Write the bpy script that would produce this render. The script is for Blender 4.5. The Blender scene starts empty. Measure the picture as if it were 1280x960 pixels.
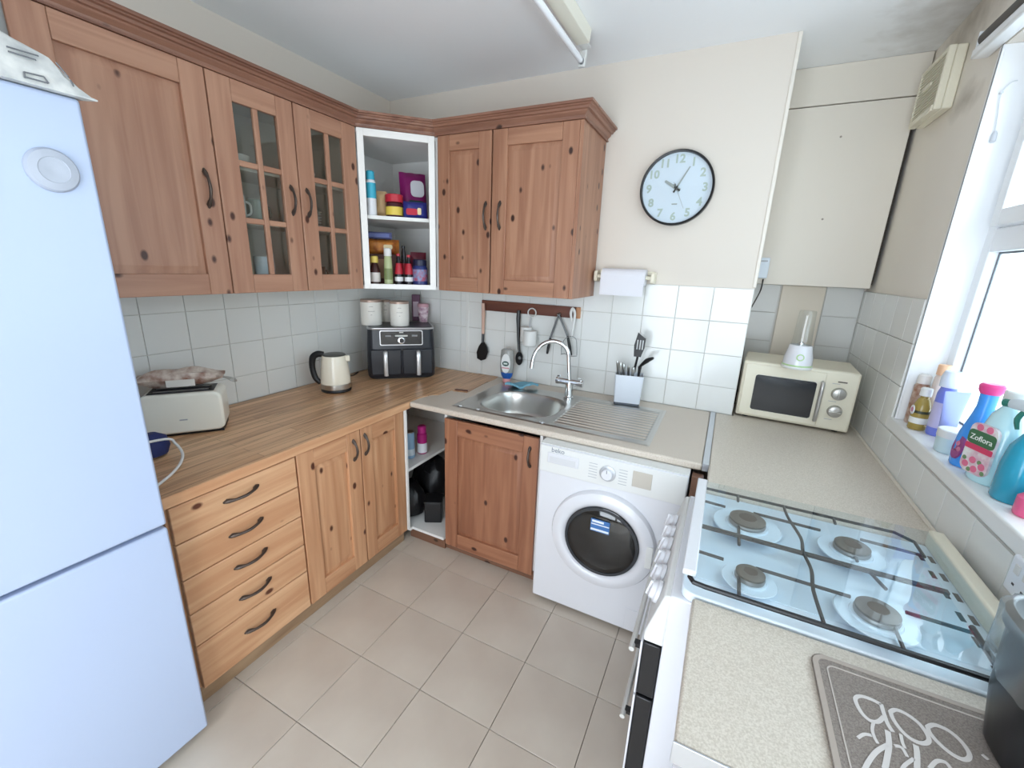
import bpy, bmesh, math, random
from mathutils import Vector, Matrix
random.seed(7)
scene = bpy.context.scene
C = scene.collection

# ------------------------------------------------------------------ camera, sky, light, exposure
CAM = Vector((2.1294, -2.4092, 1.5582))
YAW, PITCH, ROLL, FPX = 0.4565, -0.2702, 0.0370, 531.73
_f = Vector((-math.sin(YAW)*math.cos(PITCH), math.cos(YAW)*math.cos(PITCH), math.sin(PITCH)))
_r = Vector((math.cos(YAW), math.sin(YAW), 0)); _u = _r.cross(_f)
RGT = math.cos(ROLL)*_r + math.sin(ROLL)*_u
UPV = -math.sin(ROLL)*_r + math.cos(ROLL)*_u
FWD = _f
cd = bpy.data.cameras.new('camera'); cam = bpy.data.objects.new('camera', cd); C.objects.link(cam)
m = Matrix((RGT, UPV, -FWD)).transposed().to_4x4(); m.translation = CAM
cam.matrix_world = m
cd.sensor_fit = 'HORIZONTAL'; cd.sensor_width = 36; cd.lens = FPX/1280*36; cd.clip_start = 0.02
scene.camera = cam

world = bpy.data.worlds.new('overcast_sky'); scene.world = world; world.use_nodes = True
bg = world.node_tree.nodes['Background']
bg.inputs[0].default_value = (0.90, 0.955, 1.0, 1); bg.inputs[1].default_value = 9.0
vs = scene.view_settings
vs.view_transform = 'Standard'; vs.look = 'None'; vs.gamma = 1; vs.use_curve_mapping = False
vs.exposure = 0.45
scene.cycles.max_bounces = 10; scene.cycles.diffuse_bounces = 6; scene.cycles.transparent_max_bounces = 24
scene.cycles.caustics_reflective = False; scene.cycles.caustics_refractive = False
scene.cycles.sample_clamp_indirect = 6

def portal(name, loc, rot, sx, sy):           # guides sky light sampling through an opening, emits nothing itself
    l = bpy.data.lights.new(name, 'AREA'); l.shape = 'RECTANGLE'; l.size = sx; l.size_y = sy
    l.cycles.is_portal = True
    o = bpy.data.objects.new(name, l); C.objects.link(o); o.location = loc; o.rotation_euler = rot
portal('window_portal', (3.0, -1.33, 1.66), (0, math.radians(90), 0), 1.34, 2.1)
portal('added_fill_door_portal', (1.9, -3.62, 1.05), (math.radians(90), 0, 0), 1.6, 2.1)  # at the added rear doors that bring in fill light

def at(u, v, ax, val):                        # a photo pixel to the point where its ray meets an axis plane
    d = RGT*((u-640)/FPX) + UPV*((480-v)/FPX) + FWD
    i = 'xyz'.index(ax); t = (val-CAM[i])/d[i]
    return CAM + d*t
def at_plane(u, v, p, n):
    d = RGT*((u-640)/FPX) + UPV*((480-v)/FPX) + FWD
    t = (Vector(p)-CAM).dot(Vector(n))/d.dot(Vector(n))
    return CAM + d*t

# ------------------------------------------------------------------ materials
def lin(c):
    return tuple(((x/255)/12.92 if x/255 <= .04045 else ((x/255+.055)/1.055)**2.4) for x in c) + (1,)
MATS = {}
def mat(name, col, rough=.5, metal=0, bump=None, var=None, coat=0, trans=0, ior=1.45, alpha=1, spec=None):
    if name in MATS: return MATS[name]
    m = bpy.data.materials.new(name); m.use_nodes = True; nt = m.node_tree; b = nt.nodes['Principled BSDF']
    b.inputs['Base Color'].default_value = lin(col); b.inputs['Roughness'].default_value = rough
    b.inputs['Metallic'].default_value = metal; b.inputs['Coat Weight'].default_value = coat
    b.inputs['Transmission Weight'].default_value = trans; b.inputs['IOR'].default_value = ior
    b.inputs['Alpha'].default_value = alpha
    if spec is not None: b.inputs['Specular IOR Level'].default_value = spec
    if bump or var:
        tc = nt.nodes.new('ShaderNodeTexCoord')
        n = nt.nodes.new('ShaderNodeTexNoise'); n.inputs['Scale'].default_value = (bump or var)[0]; n.inputs['Detail'].default_value = 4
        nt.links.new(tc.outputs['Object'], n.inputs['Vector'])
        if bump:
            bp = nt.nodes.new('ShaderNodeBump'); bp.inputs['Strength'].default_value = bump[1]; bp.inputs['Distance'].default_value = bump[2]
            nt.links.new(n.outputs['Fac'], bp.inputs['Height']); nt.links.new(bp.outputs['Normal'], b.inputs['Normal'])
        if var:
            n2 = nt.nodes.new('ShaderNodeTexNoise'); n2.inputs['Scale'].default_value = var[0]; n2.inputs['Detail'].default_value = 5
            nt.links.new(tc.outputs['Object'], n2.inputs['Vector'])
            r = nt.nodes.new('ShaderNodeValToRGB'); r.color_ramp.elements[0].position = .35; r.color_ramp.elements[1].position = .68
            r.color_ramp.elements[0].color = lin(col); r.color_ramp.elements[1].color = lin(var[1])
            nt.links.new(n2.outputs['Fac'], r.inputs[0]); nt.links.new(r.outputs[0], b.inputs['Base Color'])
    MATS[name] = m; return m

def pine(tone, axis):
    """knotty pine, grain along one object axis"""
    key = 'pine_%s_%s' % (tone, axis)
    if key in MATS: return MATS[key]
    base, dark, knot = {
        'wall': ((182, 139, 114), (163, 118, 95), (72, 40, 30)),
        'back': ((174, 129, 102), (150, 104, 80), (56, 30, 22)),
        'base': ((204, 157, 119), (178, 127, 91), (78, 42, 28)),
        'drawer': ((214, 170, 131), (191, 140, 102), (92, 48, 30)),
        'sink': ((162, 112, 84), (136, 88, 64), (62, 32, 24)),
        'cornice': ((150, 108, 88), (120, 82, 66), (60, 36, 28)),
        'plinth': ((170, 142, 112), (140, 112, 86), (84, 60, 44)),
        'darkplinth': ((128, 92, 72), (104, 72, 56), (60, 40, 30)),
        'rack': ((112, 66, 50), (90, 50, 38), (60, 34, 26)),
    }[tone]
    m = bpy.data.materials.new(key); m.use_nodes = True; nt = m.node_tree; N = nt.nodes; L = nt.links
    b = N['Principled BSDF']; b.inputs['Roughness'].default_value = .42
    tc = N.new('ShaderNodeTexCoord'); oi = N.new('ShaderNodeObjectInfo')
    mul = N.new('ShaderNodeMath'); mul.operation = 'MULTIPLY'; mul.inputs[1].default_value = 37.0
    L.new(oi.outputs['Random'], mul.inputs[0])
    add = N.new('ShaderNodeVectorMath'); add.operation = 'ADD'
    L.new(tc.outputs['Object'], add.inputs[0]); L.new(mul.outputs[0], add.inputs[1])
    mp = N.new('ShaderNodeMapping'); s = [26, 26, 26]; s['xyz'.index(axis)] = 1.6; mp.inputs['Scale'].default_value = s
    L.new(add.outputs[0], mp.inputs[0])
    n = N.new('ShaderNodeTexNoise'); n.inputs['Scale'].default_value = 1; n.inputs['Detail'].default_value = 5; n.inputs['Distortion'].default_value = .6
    L.new(mp.outputs[0], n.inputs['Vector'])
    r = N.new('ShaderNodeValToRGB'); r.color_ramp.elements[0].position = .36; r.color_ramp.elements[1].position = .66
    r.color_ramp.elements[0].color = lin(dark); r.color_ramp.elements[1].color = lin(base)
    L.new(n.outputs['Fac'], r.inputs[0])
    mp2 = N.new('ShaderNodeMapping'); s = [13, 13, 13]; s['xyz'.index(axis)] = 8.0; mp2.inputs['Scale'].default_value = s
    L.new(add.outputs[0], mp2.inputs[0])
    v = N.new('ShaderNodeTexVoronoi'); v.inputs['Scale'].default_value = 1
    L.new(mp2.outputs[0], v.inputs['Vector'])
    r2 = N.new('ShaderNodeValToRGB'); e = r2.color_ramp.elements
    e[0].position = .10; e[0].color = (1, 1, 1, 1); e[1].position = .17; e[1].color = (0, 0, 0, 1)
    L.new(v.outputs['Distance'], r2.inputs[0])
    sep = N.new('ShaderNodeSeparateColor'); L.new(v.outputs['Color'], sep.inputs[0])
    gt = N.new('ShaderNodeMath'); gt.operation = 'GREATER_THAN'; gt.inputs[1].default_value = .12 if tone not in ('drawer', 'cornice', 'plinth') else .7
    L.new(sep.outputs[0], gt.inputs[0])
    mk = N.new('ShaderNodeMath'); mk.operation = 'MULTIPLY'; L.new(r2.outputs[0], mk.inputs[0]); L.new(gt.outputs[0], mk.inputs[1])
    mx = N.new('ShaderNodeMix'); mx.data_type = 'RGBA'
    L.new(mk.outputs[0], mx.inputs['Factor']); L.new(r.outputs[0], mx.inputs['A']); mx.inputs['B'].default_value = lin(knot)
    L.new(mx.outputs['Result'], b.inputs['Base Color'])
    bp = N.new('ShaderNodeBump'); bp.inputs['Strength'].default_value = .12; bp.inputs['Distance'].default_value = .002
    L.new(n.outputs['Fac'], bp.inputs['Height']); L.new(bp.outputs['Normal'], b.inputs['Normal'])
    MATS[key] = m; return m

def staves(name):
    """wood-effect worktop of narrow staves running along Y"""
    m = bpy.data.materials.new(name); m.use_nodes = True; nt = m.node_tree; N = nt.nodes; L = nt.links
    b = N['Principled BSDF']; b.inputs['Roughness'].default_value = .33
    tc = N.new('ShaderNodeTexCoord')
    mp = N.new('ShaderNodeMapping'); mp.inputs['Rotation'].default_value = (0, 0, math.radians(90))
    L.new(tc.outputs['Object'], mp.inputs[0])
    br = N.new('ShaderNodeTexBrick'); br.inputs['Scale'].default_value = 1; br.inputs['Brick Width'].default_value = .62; br.inputs['Row Height'].default_value = .042
    br.inputs['Mortar Size'].default_value = .0008; br.offset = .37
    br.inputs['Color1'].default_value = lin((222, 180, 138)); br.inputs['Color2'].default_value = lin((198, 152, 112)); br.inputs['Mortar'].default_value = lin((120, 82, 56))
    L.new(mp.outputs[0], br.inputs['Vector'])
    mp2 = N.new('ShaderNodeMapping'); mp2.inputs['Scale'].default_value = (42, 2.6, 20); L.new(tc.outputs['Object'], mp2.inputs[0])
    n = N.new('ShaderNodeTexNoise'); n.inputs['Scale'].default_value = 1; n.inputs['Detail'].default_value = 5; n.inputs['Distortion'].default_value = .9
    L.new(mp2.outputs[0], n.inputs['Vector'])
    r = N.new('ShaderNodeValToRGB'); r.color_ramp.elements[0].position = .36; r.color_ramp.elements[1].position = .56
    r.color_ramp.elements[0].color = (.50, .42, .36, 1); r.color_ramp.elements[1].color = (1, 1, 1, 1)
    L.new(n.outputs['Fac'], r.inputs[0])
    mx = N.new('ShaderNodeMix'); mx.data_type = 'RGBA'; mx.blend_type = 'MULTIPLY'; mx.inputs['Factor'].default_value = .75
    L.new(br.outputs['Color'], mx.inputs['A']); L.new(r.outputs[0], mx.inputs['B'])
    L.new(mx.outputs['Result'], b.inputs['Base Color'])
    MATS[name] = m; return m

def laminate(name, a, bcol):
    m = bpy.data.materials.new(name); m.use_nodes = True; nt = m.node_tree; N = nt.nodes; L = nt.links
    b = N['Principled BSDF']; b.inputs['Roughness'].default_value = .38
    tc = N.new('ShaderNodeTexCoord'); n = N.new('ShaderNodeTexNoise'); n.inputs['Scale'].default_value = 300; n.inputs['Detail'].default_value = 6; n.inputs['Roughness'].default_value = .7
    L.new(tc.outputs['Object'], n.inputs['Vector'])
    r = N.new('ShaderNodeValToRGB'); r.color_ramp.elements[0].position = .40; r.color_ramp.elements[1].position = .60
    r.color_ramp.elements[0].color = lin(a); r.color_ramp.elements[1].color = lin(bcol)
    L.new(n.outputs['Fac'], r.inputs[0]); L.new(r.outputs[0], b.inputs['Base Color'])
    MATS[name] = m; return m

def stain(m, centre, radius, col, k=.8, scale=14):
    """old damp and dirt around one spot of a painted surface"""
    nt = m.node_tree; N = nt.nodes; L = nt.links; b = N['Principled BSDF']; src = b.inputs['Base Color']
    tc = N.new('ShaderNodeTexCoord'); sb = N.new('ShaderNodeVectorMath'); sb.operation = 'SUBTRACT'; sb.inputs[1].default_value = centre
    L.new(tc.outputs['Object'], sb.inputs[0]); dv = N.new('ShaderNodeVectorMath'); dv.operation = 'DIVIDE'; dv.inputs[1].default_value = radius
    L.new(sb.outputs[0], dv.inputs[0]); ln = N.new('ShaderNodeVectorMath'); ln.operation = 'LENGTH'; L.new(dv.outputs[0], ln.inputs[0])
    n = N.new('ShaderNodeTexNoise'); n.inputs['Scale'].default_value = scale; n.inputs['Detail'].default_value = 6; L.new(tc.outputs['Object'], n.inputs['Vector'])
    ad = N.new('ShaderNodeMath'); ad.operation = 'MULTIPLY_ADD'; ad.inputs[1].default_value = 1.1; L.new(n.outputs['Fac'], ad.inputs[0]); L.new(ln.outputs['Value'], ad.inputs[2])
    mr = N.new('ShaderNodeMapRange'); mr.inputs['From Min'].default_value = .55; mr.inputs['From Max'].default_value = 1.5; mr.inputs['To Min'].default_value = k; mr.inputs['To Max'].default_value = 0
    L.new(ad.outputs[0], mr.inputs['Value'])
    mx = N.new('ShaderNodeMix'); mx.data_type = 'RGBA'; L.new(mr.outputs[0], mx.inputs['Factor']); mx.inputs['B'].default_value = lin(col)
    if src.is_linked: L.new(src.links[0].from_socket, mx.inputs['A'])
    else: mx.inputs['A'].default_value = src.default_value
    L.new(mx.outputs['Result'], src)

def glass(name, tint=(1, 1, 1), gloss=.10, rough=.02, diff=0.0, dcol=(235, 240, 240)):
    """thin pane: lets light straight through, reflects at grazing angles"""
    m = bpy.data.materials.new(name); m.use_nodes = True; nt = m.node_tree; N = nt.nodes; L = nt.links
    for x in list(N):
        if x.type == 'BSDF_PRINCIPLED': N.remove(x)
    out = [x for x in N if x.type == 'OUTPUT_MATERIAL'][0]
    t = N.new('ShaderNodeBsdfTransparent'); t.inputs[0].default_value = tint + (1,)
    g = N.new('ShaderNodeBsdfGlossy'); g.inputs['Roughness'].default_value = rough
    lw = N.new('ShaderNodeFresnel'); lw.inputs['IOR'].default_value = 1.5
    ad = N.new('ShaderNodeMath'); ad.operation = 'ADD'; ad.inputs[1].default_value = gloss; ad.use_clamp = True
    L.new(lw.outputs[0], ad.inputs[0])
    ge = N.new('ShaderNodeNewGeometry'); fb = N.new('ShaderNodeMath'); fb.operation = 'SUBTRACT'; fb.inputs[0].default_value = 1
    L.new(ge.outputs['Backfacing'], fb.inputs[1])
    fm = N.new('ShaderNodeMath'); fm.operation = 'MULTIPLY'; L.new(ad.outputs[0], fm.inputs[0]); L.new(fb.outputs[0], fm.inputs[1]); ad = fm
    a = t.outputs[0]
    if diff:
        d = N.new('ShaderNodeBsdfTranslucent'); d.inputs[0].default_value = lin(dcol)
        mm = N.new('ShaderNodeMixShader'); mm.inputs[0].default_value = diff
        L.new(t.outputs[0], mm.inputs[1]); L.new(d.outputs[0], mm.inputs[2]); a = mm.outputs[0]
    mx = N.new('ShaderNodeMixShader'); L.new(ad.outputs[0], mx.inputs[0]); L.new(a, mx.inputs[1]); L.new(g.outputs[0], mx.inputs[2])
    L.new(mx.outputs[0], out.inputs['Surface'])
    MATS[name] = m; return m

CREAM = mat('wall_paint', (217, 208, 197), .6, bump=(160, .05, .001))
CREAM_LIFTED = mat('wall_paint_light_lifted', (232, 225, 214), .6, bump=(160, .05, .001))  # same wall paint, colour lightened to make up for weaker light on this wall
CEIL = mat('ceiling_paint', (240, 242, 244), .75, bump=(40, .08, .002))
TILE = mat('wall_tile', (224, 225, 222), .16, coat=.2)
GROUT = mat('grout', (206, 203, 197), .85)
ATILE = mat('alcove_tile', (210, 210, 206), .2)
FTILE = mat('floor_tile', (188, 175, 161), .36, var=(3.2, (200, 189, 175)))
FGROUT = mat('floor_grout', (112, 102, 92), .9)
WHITE = mat('white_enamel', (218, 218, 222), .25, coat=.3)
FRIDGE = mat('fridge_enamel', (176, 189, 214), .3, bump=(700, .06, .0004))
WPLAST = mat('white_plastic', (220, 220, 217), .4)
CPLAST = mat('cream_plastic', (226, 220, 200), .4)
UPVC = mat('white_frame', (238, 240, 242), .3)
MELA = mat('white_melamine', (232, 231, 228), .45)
BLACK = mat('black_plastic', (22, 22, 24), .35)
DGREY = mat('dark_grey_plastic', (48, 49, 52), .4)
STEEL = mat('stainless_steel', (196, 194, 190), .28, metal=1, bump=(420, .04, .0003))
CHROME = mat('chrome', (226, 228, 230), .08, metal=1)
IRON = mat('antique_iron', (86, 76, 70), .42, metal=.75)
DARKMETAL = mat('cast_iron_grey', (78, 74, 72), .5, metal=.2)
WOODTOP = staves('stave_worktop')
LAMI = laminate('beige_laminate', (186, 173, 158), (210, 199, 186))
LAMI2 = laminate('pale_laminate', (188, 177, 162), (212, 203, 190))
PANE = glass('window_glass', tint=(.66, .70, .72), gloss=.02)
FROST = glass('frosted_glass', tint=(.54, .58, .60), gloss=.03, rough=.2, diff=.35, dcol=(180, 190, 194))
CABGLASS = glass('cabinet_glass', tint=(.90, .92, .91), gloss=.07)
LIDGLASS = glass('hob_lid_glass', tint=(.93, .97, .985), gloss=.05)
CLEAR = glass('clear_plastic', tint=(.93, .95, .95), gloss=.05, rough=.05)
BAGFILM = glass('bag_film', tint=(.85, .87, .88), gloss=.12, rough=.25, diff=.25)

stain(CEIL, (2.78, .05, 2.5475), (.30, .55, .3), (160, 152, 140), .6)
stain(CREAM_LIFTED, (2.786, .05, 2.50), (.3, .40, .16), (150, 140, 124), .7)
stain(CREAM_LIFTED, (2.786, -.10, 2.20), (.3, .16, .07), (150, 140, 122), .6)

# ------------------------------------------------------------------ mesh helpers
def box(bm, x0, x1, y0, y1, z0, z1, bev=0, M=None):
    r = bmesh.ops.create_cube(bm, size=1); vs_ = r['verts']
    sx, sy, sz = x1-x0, y1-y0, z1-z0
    for v in vs_:
        v.co = Vector(((v.co.x+.5)*sx+x0, (v.co.y+.5)*sy+y0, (v.co.z+.5)*sz+z0))
    if bev:
        es = list({e for v in vs_ for e in v.link_edges})
        r = bmesh.ops.bevel(bm, geom=es, offset=bev, segments=2, affect='EDGES', profile=.5)
        vs_ = list({v for f in r['faces'] for v in f.verts})
    if M is not None:
        for v in vs_: v.co = M @ v.co
    return bm
def nb(): return bmesh.new()
def B(x0, x1, y0, y1, z0, z1, bev=0): return box(nb(), x0, x1, y0, y1, z0, z1, bev)
def ring(bm, pts): return [bm.verts.new(p) for p in pts]
def bridge(bm, a, b):
    n = len(a)
    for i in range(n):
        bm.faces.new((a[i], a[(i+1) % n], b[(i+1) % n], b[i]))
def lathe(bm, prof, c=(0, 0, 0), seg=24, sx=1, sy=1, cap0=True, cap1=True, M=None, power=2):
    rs = []
    for r, z in prof:
        pts = []
        for k in range(seg):
            a = 2*math.pi*k/seg; ca, sa = math.cos(a), math.sin(a)
            if power != 2:
                ca = math.copysign(abs(ca)**(2/power), ca); sa = math.copysign(abs(sa)**(2/power), sa)
            p = Vector((c[0]+r*sx*ca, c[1]+r*sy*sa, c[2]+z))
            pts.append(M @ p if M is not None else p)
        rs.append(ring(bm, pts))
    for a, b in zip(rs, rs[1:]): bridge(bm, a, b)
    if cap0: bm.faces.new(list(reversed(rs[0])))
    if cap1: bm.faces.new(rs[-1])
    return bm
def smooth_pts(pts, n=6):
    P_ = [Vector(p) for p in pts]; out = []
    for i in range(len(P_)-1):
        p0 = P_[max(i-1, 0)]; p1 = P_[i]; p2 = P_[i+1]; p3 = P_[min(i+2, len(P_)-1)]
        for k in range(n):
            t = k/n
            out.append(.5*((2*p1)+(p2-p0)*t+(2*p0-5*p1+4*p2-p3)*t*t+(3*p1-p0-3*p2+p3)*t**3))
    out.append(P_[-1]); return out
def tube(bm, pts, r, seg=8, sm=0, flat=1.0, upv=None):
    P_ = smooth_pts(pts, sm) if sm else [Vector(p) for p in pts]
    n = len(P_); rad = r if isinstance(r, (list, tuple)) else [r]*n
    if len(rad) != n:
        rad = [rad[min(int(i/(n-1)*(len(rad)-1)), len(rad)-2)]*(1-((i/(n-1)*(len(rad)-1)) % 1 if i < n-1 else 1)) +
               rad[min(int(i/(n-1)*(len(rad)-1)), len(rad)-2)+1]*((i/(n-1)*(len(rad)-1)) % 1 if i < n-1 else 1) for i in range(n)]
    t0 = (P_[1]-P_[0]).normalized()
    up = Vector(upv) if upv else (Vector((0, 0, 1)) if abs(t0.z) < .9 else Vector((1, 0, 0)))
    rs = []
    for i in range(n):
        t = ((P_[min(i+1, n-1)]-P_[max(i-1, 0)])).normalized()
        s = t.cross(up)
        if s.length < 1e-4: s = t.orthogonal()
        s.normalize(); up2 = s.cross(t).normalized()
        if not upv: up = up2
        rs.append(ring(bm, [P_[i]+s*(rad[i]*math.cos(2*math.pi*k/seg))+up2*(rad[i]*flat*math.sin(2*math.pi*k/seg)) for k in range(seg)]))
    for a, b in zip(rs, rs[1:]): bridge(bm, a, b)
    bm.faces.new(list(reversed(rs[0]))); bm.faces.new(rs[-1])
    return bm
def rod(bm, p0, p1, r, seg=12, r1=None):
    return tube(bm, [p0, p1], [r, r1 if r1 is not None else r], seg)
def prism(bm, poly, z0, z1, M=None):
    a = ring(bm, [(M @ Vector((p[0], p[1], z0))) if M is not None else (p[0], p[1], z0) for p in poly])
    b = ring(bm, [(M @ Vector((p[0], p[1], z1))) if M is not None else (p[0], p[1], z1) for p in poly])
    bridge(bm, a, b); bm.faces.new(list(reversed(a))); bm.faces.new(b); return bm
def rrect(x0, x1, y0, y1, r, n=5):
    out = []
    for cx, cy, a0 in ((x1-r, y1-r, 0), (x0+r, y1-r, 90), (x0+r, y0+r, 180), (x1-r, y0+r, 270)):
        for k in range(n+1):
            a = math.radians(a0+90*k/n); out.append((cx+r*math.cos(a), cy+r*math.sin(a)))
    return out
def frame_m(o, u, v, w):                       # local (u,v,w) to world
    M = Matrix((u, v, w)).transposed().to_4x4(); M.translation = Vector(o); return M
def left_fr(x): return frame_m((x, 0, 0), (0, 1, 0), (0, 0, 1), (1, 0, 0))
def back_fr(y): return frame_m((0, y, 0), (1, 0, 0), (0, 0, 1), (0, -1, 0))
def pillow(bm, w, h, t, M, nu=10, nv=14, crimp=.10, wob=.12, seed=1):
    """stuffed packet: w by h sheet, t thick, crimped at both ends"""
    rnd = random.Random(seed); ph = [rnd.uniform(0, 6) for _ in range(4)]
    grid = {}
    for s in (1, -1):
        for i in range(nu+1):
            for j in range(nv+1):
                u = -1+2*i/nu; v = -1+2*j/nv
                e = max(0, 1-abs(u)**3)*max(0, 1-(abs(v)/(1-crimp))**4 if abs(v) < 1-crimp else 0)
                z = s*t/2*math.sqrt(e)*(1+wob*math.sin(5*u+ph[0])*math.cos(4*v+ph[1]))+ (t*wob*.3*math.sin(9*u+ph[2]) if abs(v) > 1-crimp else 0)
                if (i in (0, nu) or j in (0, nv)) and s == -1: grid[(s, i, j)] = grid[(1, i, j)]; continue
                wv = w/2*(1-.08*max(0, e))
                grid[(s, i, j)] = bm.verts.new(M @ Vector((u*wv, v*h/2, z)))
    for s in (1, -1):
        for i in range(nu):
            for j in range(nv):
                q = [grid[(s, i, j)], grid[(s, i+1, j)], grid[(s, i+1, j+1)], grid[(s, i, j+1)]]
                if s < 0: q.reverse()
                try: bm.faces.new(q)
                except ValueError: pass
    return bm

OFF = {}
def off(p):
    return OFF.get(p.name, Vector((0, 0, 0))) if p else Vector((0, 0, 0))
def link(name, me, parent=None):
    o = bpy.data.objects.new(name, me); C.objects.link(o)
    if parent is not None:
        o.parent = parent
        OFF[o.name] = OFF.get(parent.name, Vector((0, 0, 0)))
    return o
def obj(name, bm, m, parent=None, bev=0, sm=True, ang=35, seg=2):
    d = off(parent)
    if d.length > 0: bmesh.ops.translate(bm, verts=bm.verts, vec=-d)
    bmesh.ops.recalc_face_normals(bm, faces=bm.faces)
    me = bpy.data.meshes.new(name); bm.to_mesh(me); bm.free()
    me.materials.append(m)
    if sm:
        me.polygons.foreach_set('use_smooth', [True]*len(me.polygons)); me.set_sharp_from_angle(angle=math.radians(ang))
    o = link(name, me, parent)
    if bev:
        md = o.modifiers.new('bevel', 'BEVEL'); md.width = bev; md.segments = seg; md.limit_method = 'ANGLE'; md.angle_limit = math.radians(40)
        md.harden_normals = False
    return o
def tag(o, label, cat, group=None):
    o['label'] = label; o['category'] = cat
    if group: o['group'] = group
    return o
def thing(name, label, cat, loc=(0, 0, 0), rotz=None, group=None):
    """an Empty at the thing's base; rotz given: parts are in local coordinates, else in world coordinates"""
    o = bpy.data.objects.new(name, None); C.objects.link(o); o.location = loc; o.empty_display_size = .05
    if rotz is not None: o.rotation_euler = (0, 0, rotz)
    else: OFF[o.name] = Vector(loc)
    return tag(o, label, cat, group)
def struct(name, bm, m, **k):
    o = obj(name, bm, m, **k); o['kind'] = 'structure'; return o
def single(name, bm, m, label, cat, group=None, **k):
    """one-mesh thing: origin moved to the base of its shape"""
    xs = [v.co for v in bm.verts]
    c = Vector(((min(p.x for p in xs)+max(p.x for p in xs))/2, (min(p.y for p in xs)+max(p.y for p in xs))/2, min(p.z for p in xs)))
    bmesh.ops.translate(bm, verts=bm.verts, vec=-c)
    o = obj(name, bm, m, **k); o.location = c
    return tag(o, label, cat, group)
def text(name, s, size, m, parent, o, right, up, depth=.0006, align='CENTER', bold=0):
    cu = bpy.data.curves.new('lettering', 'FONT'); cu.body = s; cu.size = size; cu.align_x = align; cu.align_y = 'CENTER'; cu.extrude = depth; cu.offset = bold; cu.resolution_u = 3
    t = bpy.data.objects.new('lettering_tmp', cu); C.objects.link(t)
    dg = bpy.context.evaluated_depsgraph_get(); me = bpy.data.meshes.new_from_object(t.evaluated_get(dg))
    bpy.data.objects.remove(t); me.name = name
    r = Vector(right).normalized(); u = Vector(up).normalized()
    M = frame_m(Vector(o)-off(parent), r, u, r.cross(u)); me.transform(M)
    me.materials.clear(); me.materials.append(m)
    return link(name, me, parent)
def ribbon(bm, pts, w, n=Vector((0, 0, 1)), h=.0015, closed=False):
    P_ = [Vector(p) for p in pts]; L_ = len(P_); rows = []
    for i in range(L_):
        a = P_[i-1] if (closed or i > 0) else P_[i]; b = P_[(i+1) % L_] if (closed or i < L_-1) else P_[i]
        s = (b-a).cross(n).normalized()*w/2
        rows.append(ring(bm, [P_[i]-s, P_[i]+s, P_[i]+s+n*h, P_[i]-s+n*h]))
    for i in range(L_ if closed else L_-1): bridge(bm, rows[i], rows[(i+1) % L_])
    if not closed: bm.faces.new(list(reversed(rows[0]))); bm.faces.new(rows[-1])
    return bm

# ------------------------------------------------------------------ room shell
W, H, T = 2.786, 2.5475, 0.1673
ZW = 0.85                                       # worktop height
YR = -3.5                                       # rear wall behind the camera
WX = 2.235                                      # where the main back wall ends at the alcove
floor = struct('floor', B(-.12, W+.2, YR-.1, .7, -.1, -.006), FGROUT)
ceiling = struct('ceiling', B(-.12, W+.2, YR-.1, .7, H, H+.1), CEIL)
wall_left = struct('wall_left', B(-.12, 0, YR-.1, .7, -.1, H), CREAM)
wall_back = struct('wall_back', B(0, WX, 0, .7, -.1, H), CREAM)
wall_alcove = struct('wall_alcove', B(WX, W, .55, .7, -.1, H), CREAM)
WY0, WY1, WZ0, WZ1 = -.312, -2.35, 1.0, 2.285   # window opening
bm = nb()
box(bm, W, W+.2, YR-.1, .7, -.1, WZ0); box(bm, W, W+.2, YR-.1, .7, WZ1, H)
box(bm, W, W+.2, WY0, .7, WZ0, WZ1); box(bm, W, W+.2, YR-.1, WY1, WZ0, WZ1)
wall_right = struct('wall_right', bm, CREAM_LIFTED)
bm = nb()
box(bm, 0, 1.1, YR-.1, YR, -.1, H); box(bm, 2.7, W, YR-.1, YR, -.1, H); box(bm, 1.1, 2.7, YR-.1, YR, 2.1, H)
wall_rear = struct('wall_rear', bm, CREAM)
# added glazed doors, unseen behind the camera, made up to let in fill light
bm = nb()
for a_, b_ in ((1.1, 1.17), (1.86, 1.94), (2.63, 2.7)): box(bm, a_, b_, YR-.07, YR-.01, 0, 2.1)
for a_, b_ in ((1.17, 1.86), (1.94, 2.63)): box(bm, a_, b_, YR-.07, YR-.01, 2.02, 2.1); box(bm, a_, b_, YR-.07, YR-.01, 0, .10)
door = struct('added_fill_door_1', bm, UPVC, bev=.004)
for a_, b_ in ((1.17, 1.86), (1.94, 2.63)): obj('pane', B(a_, b_, YR-.045, YR-.035, .10, 2.02), glass('door_glass_%d' % (a_*10), tint=(.8, .82, .84), gloss=.02), door)

tile_cache = {}
def tile(parent, c, size, m, axis, name='tile'):
    """one glazed tile centred at c; size (a,b,t) with t along the wall normal axis"""
    a, b, t = (round(s, 4) for s in size); key = (a, b, t, axis, m.name)
    if key not in tile_cache:
        d = {'x': (t, a, b), 'y': (a, t, b), 'z': (a, b, t)}[axis]
        b_ = B(-d[0]/2, d[0]/2, -d[1]/2, d[1]/2, -d[2]/2, d[2]/2)
        bmesh.ops.bevel(b_, geom=b_.edges[:], offset=min(.0009, t*.4), segments=1, affect='EDGES')
        me = bpy.data.meshes.new('tile'); b_.to_mesh(me); b_.free(); me.materials.append(m); tile_cache[key] = me
    o = link(name, tile_cache[key], parent); o.location = Vector(c)-off(parent); return o
def grid_tiles(parent, us, vs_, place, m, axis, t=.008, g=.003):
    for u0, u1 in zip(us, us[1:]):
        for v0, v1 in zip(vs_, vs_[1:]):
            if u1-u0 < .015 or v1-v0 < .015: continue
            tile(parent, place((u0+u1)/2, (v0+v1)/2), (u1-u0-g, v1-v0-g, t), m, axis)
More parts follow.
